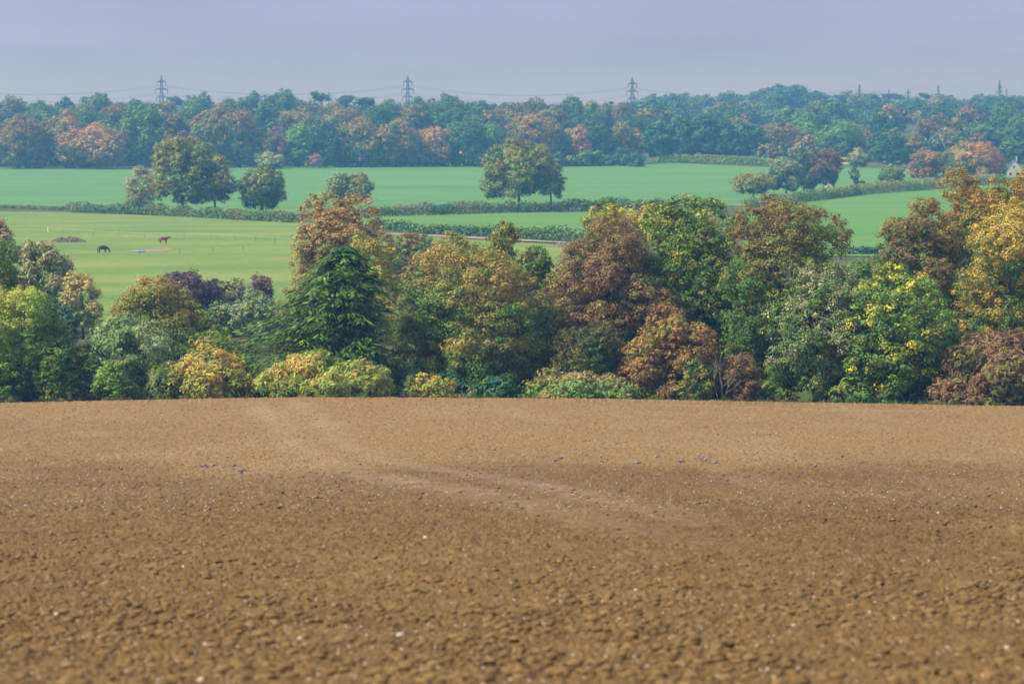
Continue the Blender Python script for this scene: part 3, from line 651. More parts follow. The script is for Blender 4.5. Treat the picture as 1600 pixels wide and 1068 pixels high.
T('broadleaf_tree', 'wide tree mottled yellow, orange and red below the dark wooded hill', 'tree', 1518, 92, 222, base=284, cols=[(TE, 2), (KH, 2), ((.21, .16, .07), 2.4), (OR, 1.6), ((.17, .085, .055), .9)], tb=.7, sb=.25, lo=.03, egg=-.05)
T('broadleaf_tree', 'dark green tree beside the mottled autumn tree and the white gable', 'tree', 1556, 36, 244, base=278, cols=[(TE, 2), (MG, 3), (GG, 2)], tb=.4, lo=.03)
# ------------------------------------------------------------------ the far wood: front row on the crop field's edge, trees behind, skyline
FW = 'trees of the far wood'; FS = 1.35
def far(label, px, w, top, base=None, Y=None, cols=None, name='broadleaf_tree', group=FW, **kw):
    if Y: Y *= FS
    kw.setdefault('lo', .02); kw.setdefault('n_lobes', 12); kw.setdefault('tb', .7); kw.setdefault('rough', 1.2)
    return tree(name, label, 'tree', px, w, top, Y=Y, base=base, cols=cols, group=group, **kw)
A_DG = [(TE, 4), (DG, 3), (MG, 1)]; A_GR = [(TE, 2), (DG, 2), (MG, 3)]; A_OR = [(TE, 2.4), (MG, 1.5), (OL, 2), ((.150, .108, .042), 2.2)]
A_RU = [(TE, 2), (DG, 1.5), (BR, 2), (OL, 1), (RU, 2.2)]; A_SA = [(TE, 1.4), (RU, 2), ((.185, .126, .054), 4.5)]; A_TE = [(TE, 5), (DG, 1.5)]; A_PG = [(TE, 2), (MG, 3), (LG, 2)]
A_BR = [(TE, 2.5), (DG, 2), (BR, 2), (KH, 1.5)]
far('broad rust and olive tree at the left end of the far wood', 28, 104, 180, 263, cols=A_RU)
far('olive tree with an orange cap left of the salmon tree in the far wood', 104, 92, 173, 262.5, cols=A_OR)
far('low spreading salmon orange tree fronting the far wood under the leftmost big pylon', 149, 112, 193, 263.5, cols=A_SA, lo=.1, tb=.5, rough=1.6)
far('tall dark green tree right behind the salmon tree of the far wood', 222, 86, 163, 262, cols=A_GR)
far('slim rusty tree left of the large oak\'s crown, in the far wood', 272, 54, 177, 262, cols=A_RU)
far('blue-green tree with a rusty shoulder just right of the large oak\'s crown', 322, 78, 173, 262, cols=A_OR)
far('rusty rounded tree above the dark lone tree in the far wood', 376, 66, 172, 262, cols=A_RU)
far('pinkish brown tree left of the bright green one in the far wood', 430, 48, 198, 262, cols=[(TE, 2), (BR, 2), (PK, 2.5), (RU, 1)])
far('bright green rounded tree in the front of the far wood', 466, 44, 195, 262, cols=[(TE, 1.5), (MG, 2.5), (LG, 3.5)], tb=1.0)
far('teal green tree right of the bright green one in the far wood', 507, 52, 190, 261.5, cols=A_TE)
far('wide green tree with a thin orange cap in the far wood\'s centre left', 558, 78, 183, 261, cols=A_OR)
far('mottled green tree with orange top left of the salmon tree below the middle pylon', 620, 74, 186, 260.5, cols=A_OR, sb=.2)
far('salmon tree in the far wood below the middle pylon', 680, 64, 198, 260, cols=A_SA)
far('deep green tree right of the salmon tree below the middle pylon', 730, 66, 185, 260, cols=A_DG)
far('pale green tree just left of the big lone oak\'s crown', 764, 50, 190, 259.5, cols=A_PG)
far('large orange tree in the far wood behind the big lone oak', 828, 92, 178, 259, cols=[(TE, 2), (MG, 1), (OL, 1.5), ((.165, .112, .044), 4)])
far('green tree behind the right shoulder of the big lone oak', 868, 50, 200, 258.5, cols=A_GR)
far('fan-shaped salmon tree right of the big lone oak in the far wood', 901, 60, 197, 258, cols=A_SA, egg=.35)
far('blue-green tree right of the fan-shaped salmon tree', 936, 50, 193, 257, cols=A_TE)
far('dusky tree at the right end of the far wood\'s front row', 968, 48, 190, 256.5, cols=A_BR)
far('slender tree with a pale orange streak beside the blue-green conifers', 991, 30, 200, 256, cols=[(TE, 2), (KH, 2), ((.18, .13, .07), 2)])
far('yellow-green bush at the foot of the far wood right of the dark lone tree', 424, 44, 237, 264, cols=[(MG, 2), (YG, 2), (PA, 1.5)], name='shrub', trunk=False, n_lobes=8)
far('small pink bush at the foot of the far wood below the teal tree', 494, 20, 240, 263, cols=[(PK, 2), ((.15, .088, .075), 2)], name='shrub', trunk=False, n_lobes=6)
ROW = 'row of blue-green conifers'
PC = [(TE, 5), ((.035, .085, .05), 3), (MG, .8)]
for px, w, top, lab in ((1030, 60, 189, 'leftmost blue-green conifer of the row, set lower than its neighbours'), (1064, 52, 181, 'blue-green conifer, second from the left in the row behind the neat hedge'),
                        (1098, 56, 179, 'tallest blue-green conifer in the middle of the row'), (1130, 50, 184, 'blue-green conifer just right of the tallest one in the row'),
                        (1158, 48, 190, 'blue-green conifer, second from the right end of the row'), (1182, 40, 194, 'rightmost blue-green conifer of the row, next to the rusty tree')):
    far(lab, px, w, top, 253, cols=PC, name='conifer_tree', group=ROW, egg=.45, upright=-.5, elong=1.8, tb=.4, n_lobes=18, lobe_r=(.2, .34), squash=.7)
# second rank
MID = [(62, 100, 166, A_DG, 'dark green crown behind the rust and olive tree at the far left'), (128, 80, 163, A_GR, 'green crown behind the olive tree with the orange cap'),
       (182, 62, 160, A_RU, 'rust-flecked crown rising behind the salmon tree under the leftmost pylon'), (252, 66, 160, A_BR, 'brownish crown directly below the leftmost big pylon'),
       (300, 60, 163, A_GR, 'green crown behind the slim rusty tree'), (345, 66, 162, A_RU, 'rust-tinged crown behind the blue-green tree with a rusty shoulder'),
       (410, 58, 160, A_DG, 'dark crown behind the rusty rounded tree'), (470, 76, 168, A_BR, 'brown-green crown above the bright green rounded tree'),
       (528, 64, 166, A_OR, 'orange-flecked crown above the teal tree in the far wood'), (592, 76, 164, A_DG, 'dark crown left of the middle pylon'),
       (648, 66, 164, A_BR, 'brown-green crown under the foot of the middle pylon'), (706, 70, 162, A_DG, 'deep green crown right of the middle pylon'),
       (762, 60, 172, A_BR, 'brownish crown between the deep green and the large orange tree'), (868, 56, 168, A_BR, 'brown-green crown above the green tree behind the oak\'s shoulder'),
       (925, 60, 172, A_DG, 'dark crown above the fan-shaped salmon tree'), (985, 66, 174, A_TE, 'blue crown below the rightmost big pylon')]
for px, w, top, cols, lab in MID:
    far(lab, px, w, top, Y=1390, cols=cols, trunk=False)
SKY_ = [(-30, 80, 152, A_GR, 'skyline tree cut by the left edge of the photo'), (16, 50, 150, A_BR, 'brown flat-topped skyline tree near the left edge'), (58, 54, 157, A_GR, 'low green skyline tree between the flat-topped one and the bluish one'), (102, 34, 152, A_TE, 'bluish small skyline tree left of the dark double crown'),
        (155, 72, 146, A_DG, 'dark double-crowned skyline tree left of the leftmost big pylon'), (208, 56, 155, A_GR, 'green skyline tree just left of the leftmost pylon'), (258, 56, 158, A_BR, 'low brownish skyline tree at the leftmost pylon\'s foot'),
        (316, 62, 146, A_GR, 'domed green skyline tree right of the leftmost pylon'), (355, 40, 154, A_DG, 'low dark skyline tree beside the domed one'), (392, 60, 145, A_DG, 'wide dark skyline tree left of the largest dome'),
        (442, 82, 140, A_DG, 'largest dark domed skyline tree, between the first and middle pylons'), (604, 52, 155, A_GR, 'green skyline tree left of the middle pylon'), (650, 52, 151, A_GR, 'green skyline tree at the middle pylon\'s foot'),
        (690, 66, 147, A_DG, 'large dark skyline tree just right of the middle pylon'), (748, 60, 157, A_DG, 'low dark skyline tree right of the large one by the middle pylon'), (796, 50, 160, A_BR, 'lowest skyline tree midway between two big pylons'),
        (834, 46, 153, A_BR, 'brown-tinged skyline tree above the big lone oak'), (890, 66, 151, A_DG, 'dark domed skyline tree left of the rightmost big pylon'), (940, 46, 163, A_BR, 'low brown skyline tree left of the rightmost big pylon'), (972, 36, 159, [(PK, 2), (BR, 3)], 'pinkish bare-topped skyline tree beside the rightmost big pylon')]
for px, w, top, cols, lab in SKY_:
    far(lab, px, w, top, Y=1540, cols=cols, trunk=False, tb=.4, rough=1.8)
# flat-topped pines and cedars on the skyline
def flat_pine(px, w, top, Y, label, tilt=0., cols=None, tiers=3):
    Y *= FS; SEED[0] += 1; rng = np.random.default_rng(SEED[0])
    X = at(px, 150, Y)[0]; z = float(H(X, Y)) - .2; Ht = at(px, top, Y)[2] - z; R = w * Y / F / 2
    lobes = []
    for k in range(tiers):
        for j in range(3):
            lobes.append((rng.uniform(-.55, .55) + tilt * (k - 1), rng.uniform(-.5, .5), .98 - .11 * k + tilt * .1 * j, rng.uniform(.32, .5), .16))
    lobes.append((0, 0, .80, .35, .2))
    V, C, L = crown(w * Y / F, Ht, cols or [(TE, 4), (DG, 3)], rng, leaf=1.2, clump=1.7, lo=.45, lobes=lobes, fill=.1)
    root = empty('pine_tree', (X, Y, z), 0, label, 'pine', 'flat-topped pines on the skyline')
    make_obj('crown', V, np.arange(len(V)).reshape(-1, 4), LEAF, root, C)
    add_trunk('trunk', root, Ht, 6, L, rng, lean=tilt * .25, r=.5)
flat_pine(500, 30, 143, 1560, 'layered flat-topped pine between the largest dome and the small far pylon')
flat_pine(540, 26, 149, 1560, 'small flat-topped pine, second right of the largest domed tree')
flat_pine(573, 34, 152, 1560, 'wide low flat-topped pine left of the middle pylon')
flat_pine(276, 26, 150, 1560, 'wind-bent pine leaning right beside the leftmost pylon', tilt=.5)
RC = [(TE, 3), (DG, 2), (BR, 1), (MG, 1)]; RN = [(TE, 4), (DG, 3)]
RIDGE = [(1020, 30, 146, RN, 'tall dark blue tree, left of the pair on the ridge beyond the rightmost pylon'), (1046, 26, 146, RN, 'pointed dark blue tree at the right of the pair on the ridge'), (1072, 30, 157, RC, 'low hazy tree right of the dark blue pair'),
         (1104, 44, 151, RC, 'hazy blue tree on the ridge over the left conifers'), (1140, 48, 151, RN, 'hazy blue tree on the ridge over the middle conifers'), (1176, 46, 143, RC, 'hazy blue tree climbing the ridge left of the summit'),
         (1212, 56, 131, RN, 'hazy tree at the summit of the wooded ridge'), (1242, 46, 132, RN, 'hazy tree on the summit\'s right flank with a pointed top'), (1272, 44, 142, RC, 'hazy tree stepping down right of the summit'), (1304, 46, 148, RC, 'hazy tree left of the first small pylon at the right'),
         (1336, 44, 151, RC, 'hazy tree under the first small pylon at the right'), (1425, 50, 156, RC, 'low hazy tree at the dip between two skyline pines'), (1482, 56, 156, RC, 'long low hazy tree under the taller small pylon'), (1520, 54, 154, RC, 'hazy tree left of the tallest small pylon at the right'),
         (1558, 44, 148, RN, 'hazy tree at the foot of the tallest small pylon'), (1592, 46, 150, RC, 'hazy skyline tree cut near the right edge'), (1640, 60, 148, RN, 'hazy skyline tree at the right edge of the photo')]
for px, w, top, cols, lab in RIDGE:
    far(lab, px, w, top, Y=2200, cols=cols, trunk=False, group='trees on the wooded ridge', leaf=1.8, tb=.3, rough=1.8)
flat_pine(1362, 24, 146, 2150, 'flat-topped pine on the ridge right of the first small pylon')
flat_pine(1396, 34, 146, 2150, 'wide flat-topped pine in the middle of the right skyline', tilt=.15)
flat_pine(1448, 24, 145, 2150, 'leaning pine left of the wide-armed small pylon', tilt=.5)
SLOPE = [(1222, 64, 191, 243, A_RU, 'rusty tree right of the blue-green conifer row'), (1254, 70, 185, 240, A_PG, 'green tree behind the rusty one at the foot of the ridge'), (1312, 76, 187, 252, A_PG, 'soft green tree above the small paddock'),
         (1348, 46, 200, 250, [(TE, 2), (OL, 2), (PK, 2)], 'pinkish olive tree above the small paddock'), (1388, 62, 203, 263, A_TE, 'dark teal tree standing over the small paddock'), (1424, 50, 212, 262, A_BR, 'brown-green tree left of the red-leaved tree\'s top'),
         (1457, 54, 177, 232, A_RU, 'brown hazy tree on the slope above the red-leaved tree'), (1492, 56, 186, 230, A_BR, 'brown-green hazy tree on the slope right of the brown one'), (1528, 72, 192, 236, A_GR, 'rounded deep green tree over the mottled autumn tree'),
         (1562, 56, 174, 225, A_DG, 'dark hazy tree on the slope near the right edge'), (1598, 66, 176, 240, A_GR, 'green hazy tree on the slope at the right edge'), (1341, 34, 230, 261, [(MG, 2), (KH, 2), (PA, 2)], 'small tan-topped tree at the paddock\'s left corner'),
         (1567, 14, 222, 234, [(PA, 2), ((.26, .21, .11), 3)], 'tiny pale yellow tree on the slope above the white gable'), (1262, 44, 210, 250, [(TE, 2), (GO, 1), (RU, 2)], 'small orange-tinged tree between the rusty and soft green trees')]
for px, w, top, base, cols, lab in SLOPE:
    far(lab, px, w, top, base, cols=cols, trunk=False, group='trees at the foot of the ridge')
# the mass of the wood behind and between the trees one can tell apart
def wood_mass():
    rng = np.random.default_rng(5); Vs, Cs = [], []
    spots = []
    for i in range(70): spots.append((rng.uniform(-500, 1010), rng.uniform(1300, 1660), rng.uniform(12, 17)))
    for i in range(46): spots.append((-150 + i * 25.5 + rng.uniform(-8, 8), 1625 + rng.uniform(-15, 15), rng.uniform(13.5, 15.5)))
    for i in range(44): spots.append((1000 + i * 17 + rng.uniform(-6, 6), 2290 + rng.uniform(-15, 15), rng.uniform(11, 13)))
    for i in range(50): spots.append((1000 + i * 14 + rng.uniform(-6, 6), 1850 + rng.uniform(-35, 35), rng.uniform(8, 11)))
    for i in range(64): spots.append((-280 + i * 20.2, 1262 + rng.uniform(-4, 8), rng.uniform(4, 9)))
    for i in range(90): spots.append((rng.uniform(1000, 2000), rng.uniform(1450, 2300), rng.uniform(12, 15)))
    for i in range(26): spots.append((rng.uniform(1190, 1640), rng.uniform(1290, 1450), rng.uniform(7, 11)))
    for px, Y, h in spots:
        if 1255 < px < 1480 and Y < 1330: continue
        Y *= FS; h *= FS; a = at(px, 200, Y); z = float(H(a[0], Y))
        cols = [A_DG, A_TE, A_BR, A_GR, RC, A_RU, A_OR][int(rng.integers(0, 7 if Y < 2200 else 5))]
        V, C, _ = crown(h * rng.uniform(.9, 1.3), h, cols, rng, leaf=1.6, clump=2.2, n_lobes=9, lo=.0, fill=.1)
        Vs.append(V + np.array([a[0], Y, z])); Cs.append(C)
    V = np.concatenate(Vs); C = np.concatenate(Cs)
    tag(make_obj('woodland', V, np.arange(len(V)).reshape(-1, 4), LEAF, None, C), 'mass of hazy woodland filling in behind the far trees', 'woodland', kind='stuff')
wood_mass()
# ragged undergrowth that closes the foot of the near tree line
def undergrowth():
    rng = np.random.default_rng(15); Vs, Cs = [], []
    for i in range(95):
        px = rng.uniform(-160, 1760); Y = rng.uniform(306, 324)
        a = at(px, 600, Y); h = rng.uniform(2.0, 4.2)
        cols = [[(DG, 3), (MG, 2), (OL, 1)], [(DG, 3), (TE, 2)], [(DG, 2), (BR, 2), (OL, 1)]][int(rng.integers(0, 3))]
        V, C, _ = crown(rng.uniform(3.5, 6), h, cols, rng, leaf=.4, clump=.7, n_lobes=8, lo=0, fill=.1)
        Vs.append(V + np.array([a[0], Y, float(H(a[0], Y)) - .2])); Cs.append(C)
    for px, Y, h in ((-150, 312, 12), (-240, 318, 14), (-330, 315, 10), (1755, 314, 13), (1850, 320, 15), (1950, 316, 11)):
        a = at(px, 600, Y); V, C, _ = crown(11, h, [(DG, 3), (MG, 3), (OL, 2), (KH, 1)], rng, leaf=.32, clump=.8)
        Vs.append(V + np.array([a[0], Y, float(H(a[0], Y)) - .2])); Cs.append(C)
    V = np.concatenate(Vs); C = np.concatenate(Cs)
    tag(make_obj('undergrowth', V, np.arange(len(V)).reshape(-1, 4), LEAF, None, C), 'dark undergrowth along the foot of the near tree line', 'undergrowth', kind='stuff')
undergrowth()

# weeds and dead stems straggling along the edge of the soil
def verge():
    rng = np.random.default_rng(21); P, N, T_, C = [], [], [], []
    for i in range(420):
        px = rng.uniform(-250, 1850); Y = rng.uniform(301.2, 304.5); a = at(px, 620, Y); n = 26; h = rng.uniform(.15, .5) * (1 + (rng.uniform() < .1))
        d = rng.normal(size=(n, 2)) * .35
        zz = rng.uniform(0, 1, n) * h
        P.append(np.stack([a[0] + d[:, 0] * (.4 + zz), Y + d[:, 1], H(a[0] + d[:, 0], Y + d[:, 1]) + zz], 1))
        N.append(rng.normal(size=(n, 3)) * np.array([1, 1, .3])); T_.append(np.stack([d[:, 0] * .8, d[:, 1] * .8, np.ones(n)], 1))
        C.append(np.tile(np.array([OL, KH, MG, (.20, .17, .09), BR][int(rng.integers(0, 5))]), (n, 1)) * rng.uniform(.8, 1.6, (n, 1)))
    P, N, T_, C = map(np.concatenate, (P, N, T_, C))
    V = leaf_quads(P, N, .26, 1.5, rng, T_, .3)
    tag(make_obj('verge_weeds', V, np.arange(len(V)).reshape(-1, 4), LEAF, None, np.repeat(C, 4, axis=0)), 'straggling weeds and dead stems along the edge of the ploughed field', 'weeds', kind='stuff')
verge()

# ------------------------------------------------------------------ pylons and cables
def pylon(px, top, Y, label, rz, Ht=46.0, arms=((.14, 4.6), (.31, 6.4), (.48, 5.2)), thick=.55, group='big pylons on the skyline'):
    p = at(px, top, Y); X = p[0]; z = float(H(X, Y)); Ht = p[2] - z
    root = empty('pylon', (X, Y, z), rz, label, 'pylon', group)
    hw = lambda t: 3.4 * (1 - t) ** 2 + .7 if t < .93 else .7 * (1 - t) / .07 + .08
    mb = MB(); ts = np.concatenate([np.linspace(0, .93, 11), [1.0]])
    for sx_ in (-1, 1):
        for sy in (-1, 1):
            mb.tube([(sx_ * hw(t), sy * hw(t), t * Ht) for t in ts], thick / 2, 4)
    for a, b in zip(ts[:-1], ts[1:]):
        for s in (-1, 1):
            for q0, q1 in ((-1, 1), (1, -1)):
                mb.bar((q0 * hw(a), s * hw(a), a * Ht), (q1 * hw(b), s * hw(b), b * Ht), thick * .32)
                mb.bar((s * hw(a), q0 * hw(a), a * Ht), (s * hw(b), q1 * hw(b), b * Ht), thick * .32)
        mb.bar((-hw(a), -hw(a), a * Ht), (hw(a), -hw(a), a * Ht), thick * .5); mb.bar((-hw(a), hw(a), a * Ht), (hw(a), hw(a), a * Ht), thick * .5)
    mb.build('lattice_tower', STEEL, root)
    ends = []
    for dn, half in arms:
        z0 = Ht - dn * 46.0; t = z0 / Ht; w = hw(t)
        m = MB()
        for s in (-1, 1):
            for y in (-w, w):
                m.bar((s * w, y, z0), (s * half, 0, z0), thick * 1.3); m.bar((s * w, y, z0 + 1.6), (s * half, 0, z0), thick)
                m.bar((s * w, y, z0), (s * (w + half) / 2, y * .5, z0 + 1.0), thick * .5)
        m.bar((-w, -w, z0), (w, -w, z0), thick); m.bar((-w, w, z0), (w, w, z0), thick)
        m.build('crossarm', STEEL, root)
        for s in (-1, 1):
            i = MB(); zz = np.linspace(0, -4.2, 15)
            i.tube([(s * half, 0, z0 + q) for q in zz], [.26 if k % 2 else .42 for k in range(15)], 6)
            i.build('insulator', STEEL, root)
            c, s_ = math.cos(rz), math.sin(rz)
            ends.append((X + s * half * c, Y + s * half * s_, z + z0 - 4.2))
    return ends
e1 = pylon(252, 118, 3300, 'leftmost of the three big lattice pylons on the skyline', .35)
e2 = pylon(637, 118, 3300, 'middle one of the three big lattice pylons on the skyline', .35)
e3 = pylon(988, 121, 3300, 'rightmost of the three big lattice pylons on the skyline', .35)
wide = ((.30, 9.5), (.36, 3.0))
SG_ = 'small far pylons on the skyline'
pylon(514, 143, 5000, 'faint far pylon between the flat-topped pines left of the middle pylon', .3, thick=.62, group=SG_)
pylon(1343, 131, 4300, 'first small pylon from the left on the right skyline, with wide low arms', .3, arms=wide, thick=.62, group=SG_)
pylon(1389, 139, 5200, 'faint distant pylon peeping over the pines of the right skyline', .3, arms=wide, thick=.62, group=SG_)
pylon(1419, 139, 4900, 'narrow distant pylon left of the leaning pine on the right skyline', .3, thick=.62, group=SG_)
pylon(1466, 132, 4300, 'small wide-armed pylon just right of the leaning pine', .3, arms=wide, thick=.62, group=SG_)
pylon(1562, 125, 4200, 'tallest small pylon near the right edge of the skyline', .3, arms=((.2, 3.5), (.34, 4.5)), thick=.62, group=SG_)
pylon(1573, 139, 5200, 'faintest pylon just right of the tallest small one', .3, arms=wide, thick=.62, group=SG_)
def cables():
    step = np.array(e2[0]) - np.array(e1[0])
    names = ['upper left', 'upper right', 'middle left', 'middle right', 'lower left', 'lower right']
    for k in range(6):
        pts = [np.array(e1[k]) - step, np.array(e1[k]), np.array(e2[k]), np.array(e3[k]), np.array(e3[k]) + (np.array(e3[k]) - np.array(e2[k])), np.array(e3[k]) + 2 * (np.array(e3[k]) - np.array(e2[k]))]
        path = []
        for a, b in zip(pts[:-1], pts[1:]):
            for t in np.linspace(0, 1, 14)[:-1]:
                path.append(a + (b - a) * t - np.array([0, 0, 9.0 * 4 * t * (1 - t)]))
        path.append(pts[-1])
        m = MB(); o0 = path[0]; m.tube(np.array(path) - o0, .085, 4)
        a, b = names[k].split()
        tag(m.build('power_cable', STEEL, loc=o0), f'power cable hung from the {a} crossarms of the big pylons, on their {b} side', 'cable', 'power cables between the big pylons')
cables()
# ------------------------------------------------------------------ white house, fences, heaps
def house():
    g = gpt(1584, 276); S = g[1] / F
    root = empty('house', g, -.15, 'white gabled house half hidden behind the rust-topped trees', 'house')
    roofm = mat_plain('slate_roof', (.16, .17, .20), .8, .2, 2.0); glass = mat_plain('window_glass', (.03, .04, .05), .15, .1, 1.0, .6)
    w, d, h, rh = 6.0, 8.0, 4.4, 3.6
    m = MB(); x, y = w / 2, d / 2
    m.add([(-x, -y, -1), (x, -y, -1), (x, y, -1), (-x, y, -1), (-x, -y, h), (x, -y, h), (x, y, h), (-x, y, h), (0, -y, h + rh), (0, y, h + rh)],
          [(0, 1, 5, 8, 4), (2, 3, 7, 9, 6), (1, 2, 6, 5), (3, 0, 4, 7), (0, 3, 2, 1)])
    RENDER_ = mat_plain('white_render', (.50, .49, .48), .8, .08, 1.0); m.build('wall', RENDER_, root)
    for s in (-1, 1):
        r = MB(); n = np.array([s * rh, 0, x]) / math.hypot(rh, x)
        a = np.array([(0, -y - .3, h + rh + .02), (0, y + .3, h + rh + .02), (s * (x + .4), y + .3, h - .4 * rh / x), (s * (x + .4), -y - .3, h - .4 * rh / x)]) + n * .04
        r.add(np.concatenate([a, a + n * .18]), [(0, 1, 2, 3), (7, 6, 5, 4), (0, 4, 5, 1), (1, 5, 6, 2), (2, 6, 7, 3), (3, 7, 4, 0)])
        r.build('roof', roofm, root)
    c = MB(); c.box((1.2, 1.5, h + rh + .2), (.8, .8, 2.2)); c.build('chimney', RENDER_, root)
    for px_, pz in ((-1.6, 1.4), (1.6, 1.4), (0, 4.6)):
        f = MB(); f.box((px_, -y - .03, pz), (1.2, .06, 1.3)); fr = f.build('window', WHITEPAINT, root)
        q = MB(); q.box((px_, -y - .075, pz), (1.0, .03, 1.1)); q.build('pane', glass, fr)
house()
def fence(label, line, spacing, hgt=1.25, white_first=False, tapes=(1.1,), group='electric fences in the meadow'):
    G = ground([p[0] for p in line], [p[1] for p in line])
    seg = np.concatenate([[0], np.cumsum(np.linalg.norm(np.diff(G, axis=0), axis=1))]); n = int(seg[-1] / spacing) + 1
    s = np.linspace(0, seg[-1], n); X = np.interp(s, seg, G[:, 0]); Y = np.interp(s, seg, G[:, 1]); Z = H(X, Y)
    o0 = np.array([X[0], Y[0], Z[0]])
    root = empty('wire_fence', o0, 0, label, 'fence', group)
    for i in range(n):
        m = MB(); p = np.array([X[i], Y[i], Z[i]]) - o0
        big = white_first and i == 0
        m.tube([p - [0, 0, .2], p + [0, 0, hgt * (1.1 if big else 1)]], .14 if big else .045, 6)
        m.build('post', WHITEPAINT if big else WOODPOST, root)
    for hz in tapes:
        m = MB(); m.tube(np.stack([X, Y, Z + hz], 1) - o0, .013, 4); m.build('tape' if white_first else 'wire', WHITEPAINT if white_first else WOODPOST, root)
fence('electric tape fence running right from the white post across the meadow', [(75, 363), (150, 369), (230, 372), (300, 372), (380, 376), (460, 382)], 9.0, 1.3, True, (1.2,))
fence('electric tape fence from the left edge to the white post', [(-60, 361), (20, 362), (75, 363)], 9.0, 1.3, False, (1.2,))
fence('wire fence with sparse thin posts in front of the black horse', [(100, 396), (160, 398), (230, 398), (300, 396), (380, 392)], 8.5, 1.2, False, (1.1,))
def heap(label, px, py, wpx, hm, cols, name):
    g = gpt(px, py); rng = np.random.default_rng(int(px)); W = wpx * g[1] / F
    nx, ny = 60, 26; u = np.linspace(-1, 1, nx); v = np.linspace(-1, 1, ny); U, Vv = np.meshgrid(u, v, indexing='ij')
    prof = np.clip(1 - U ** 2 - Vv ** 2, 0, 1) ** .6
    n = fbm(U * 9 + 5, Vv * 4 + 3, 3, 4)
    Z = prof * hm * (.45 + 1.1 * n) - .06
    P = np.stack([U * W / 2, Vv * 2.6, Z], -1).reshape(-1, 3)
    k = np.clip((fbm(U * 16, Vv * 6, 9, 3) - .3) * 2.2, 0, 1).reshape(-1, 1)
    C = np.array(cols[0]) * (1 - k) + np.array(cols[1]) * k
    P[:, 2] += H(P[:, 0] + g[0], P[:, 1] + g[1]) - g[2]
    o = make_obj(name, P, grid_faces(nx, ny)[:, ::-1], SOIL, None, C, attr='soil_colour', loc=g)
    tag(o, label, 'heap')
heap('long low heap of muck and logs in the meadow left of the black horse', 107, 378, 56, 1.1, ((.05, .042, .035), (.21, .165, .12)), 'muck_heap')
heap('bare soil heap beside the pale track left of the red-brown tree', 884, 385, 44, .9, ((.10, .07, .06), (.30, .22, .16)), 'soil_heap')
def tarpaulin():
    g = gpt(219, 394); m = MB(); rng = np.random.default_rng(3)
    u = np.linspace(-1, 1, 9); pts = [[x * 1.0, y * .9, .12 + .3 * (1 - x * x) * (1 - y * y) + rng.uniform(0, .12)] for x in u for y in u]
    f = [(i * 9 + j, i * 9 + j + 1, (i + 1) * 9 + j + 1, (i + 1) * 9 + j) for i in range(8) for j in range(8)]
    pts += [[x * 1.0, y * .9, 0] for x in u for y in u]
    f += [tuple(81 + q for q in reversed(t)) for t in f]
    for j in range(8):
        f += [(j, j + 1, 82 + j, 81 + j), (72 + j, 153 + j, 154 + j, 73 + j), (j * 9, 81 + j * 9, 90 + j * 9, 9 + j * 9), (j * 9 + 8, j * 9 + 17, j * 9 + 98, j * 9 + 89)]
    m.add(pts, f)
    tag(m.build('tarpaulin', mat_plain('blue_tarpaulin', (.20, .30, .42), .5, .1, 2.0), loc=g + np.array([0, 0, .08])), 'small blue tarpaulin lying on the bare patch between the horses', 'tarpaulin')
tarpaulin()

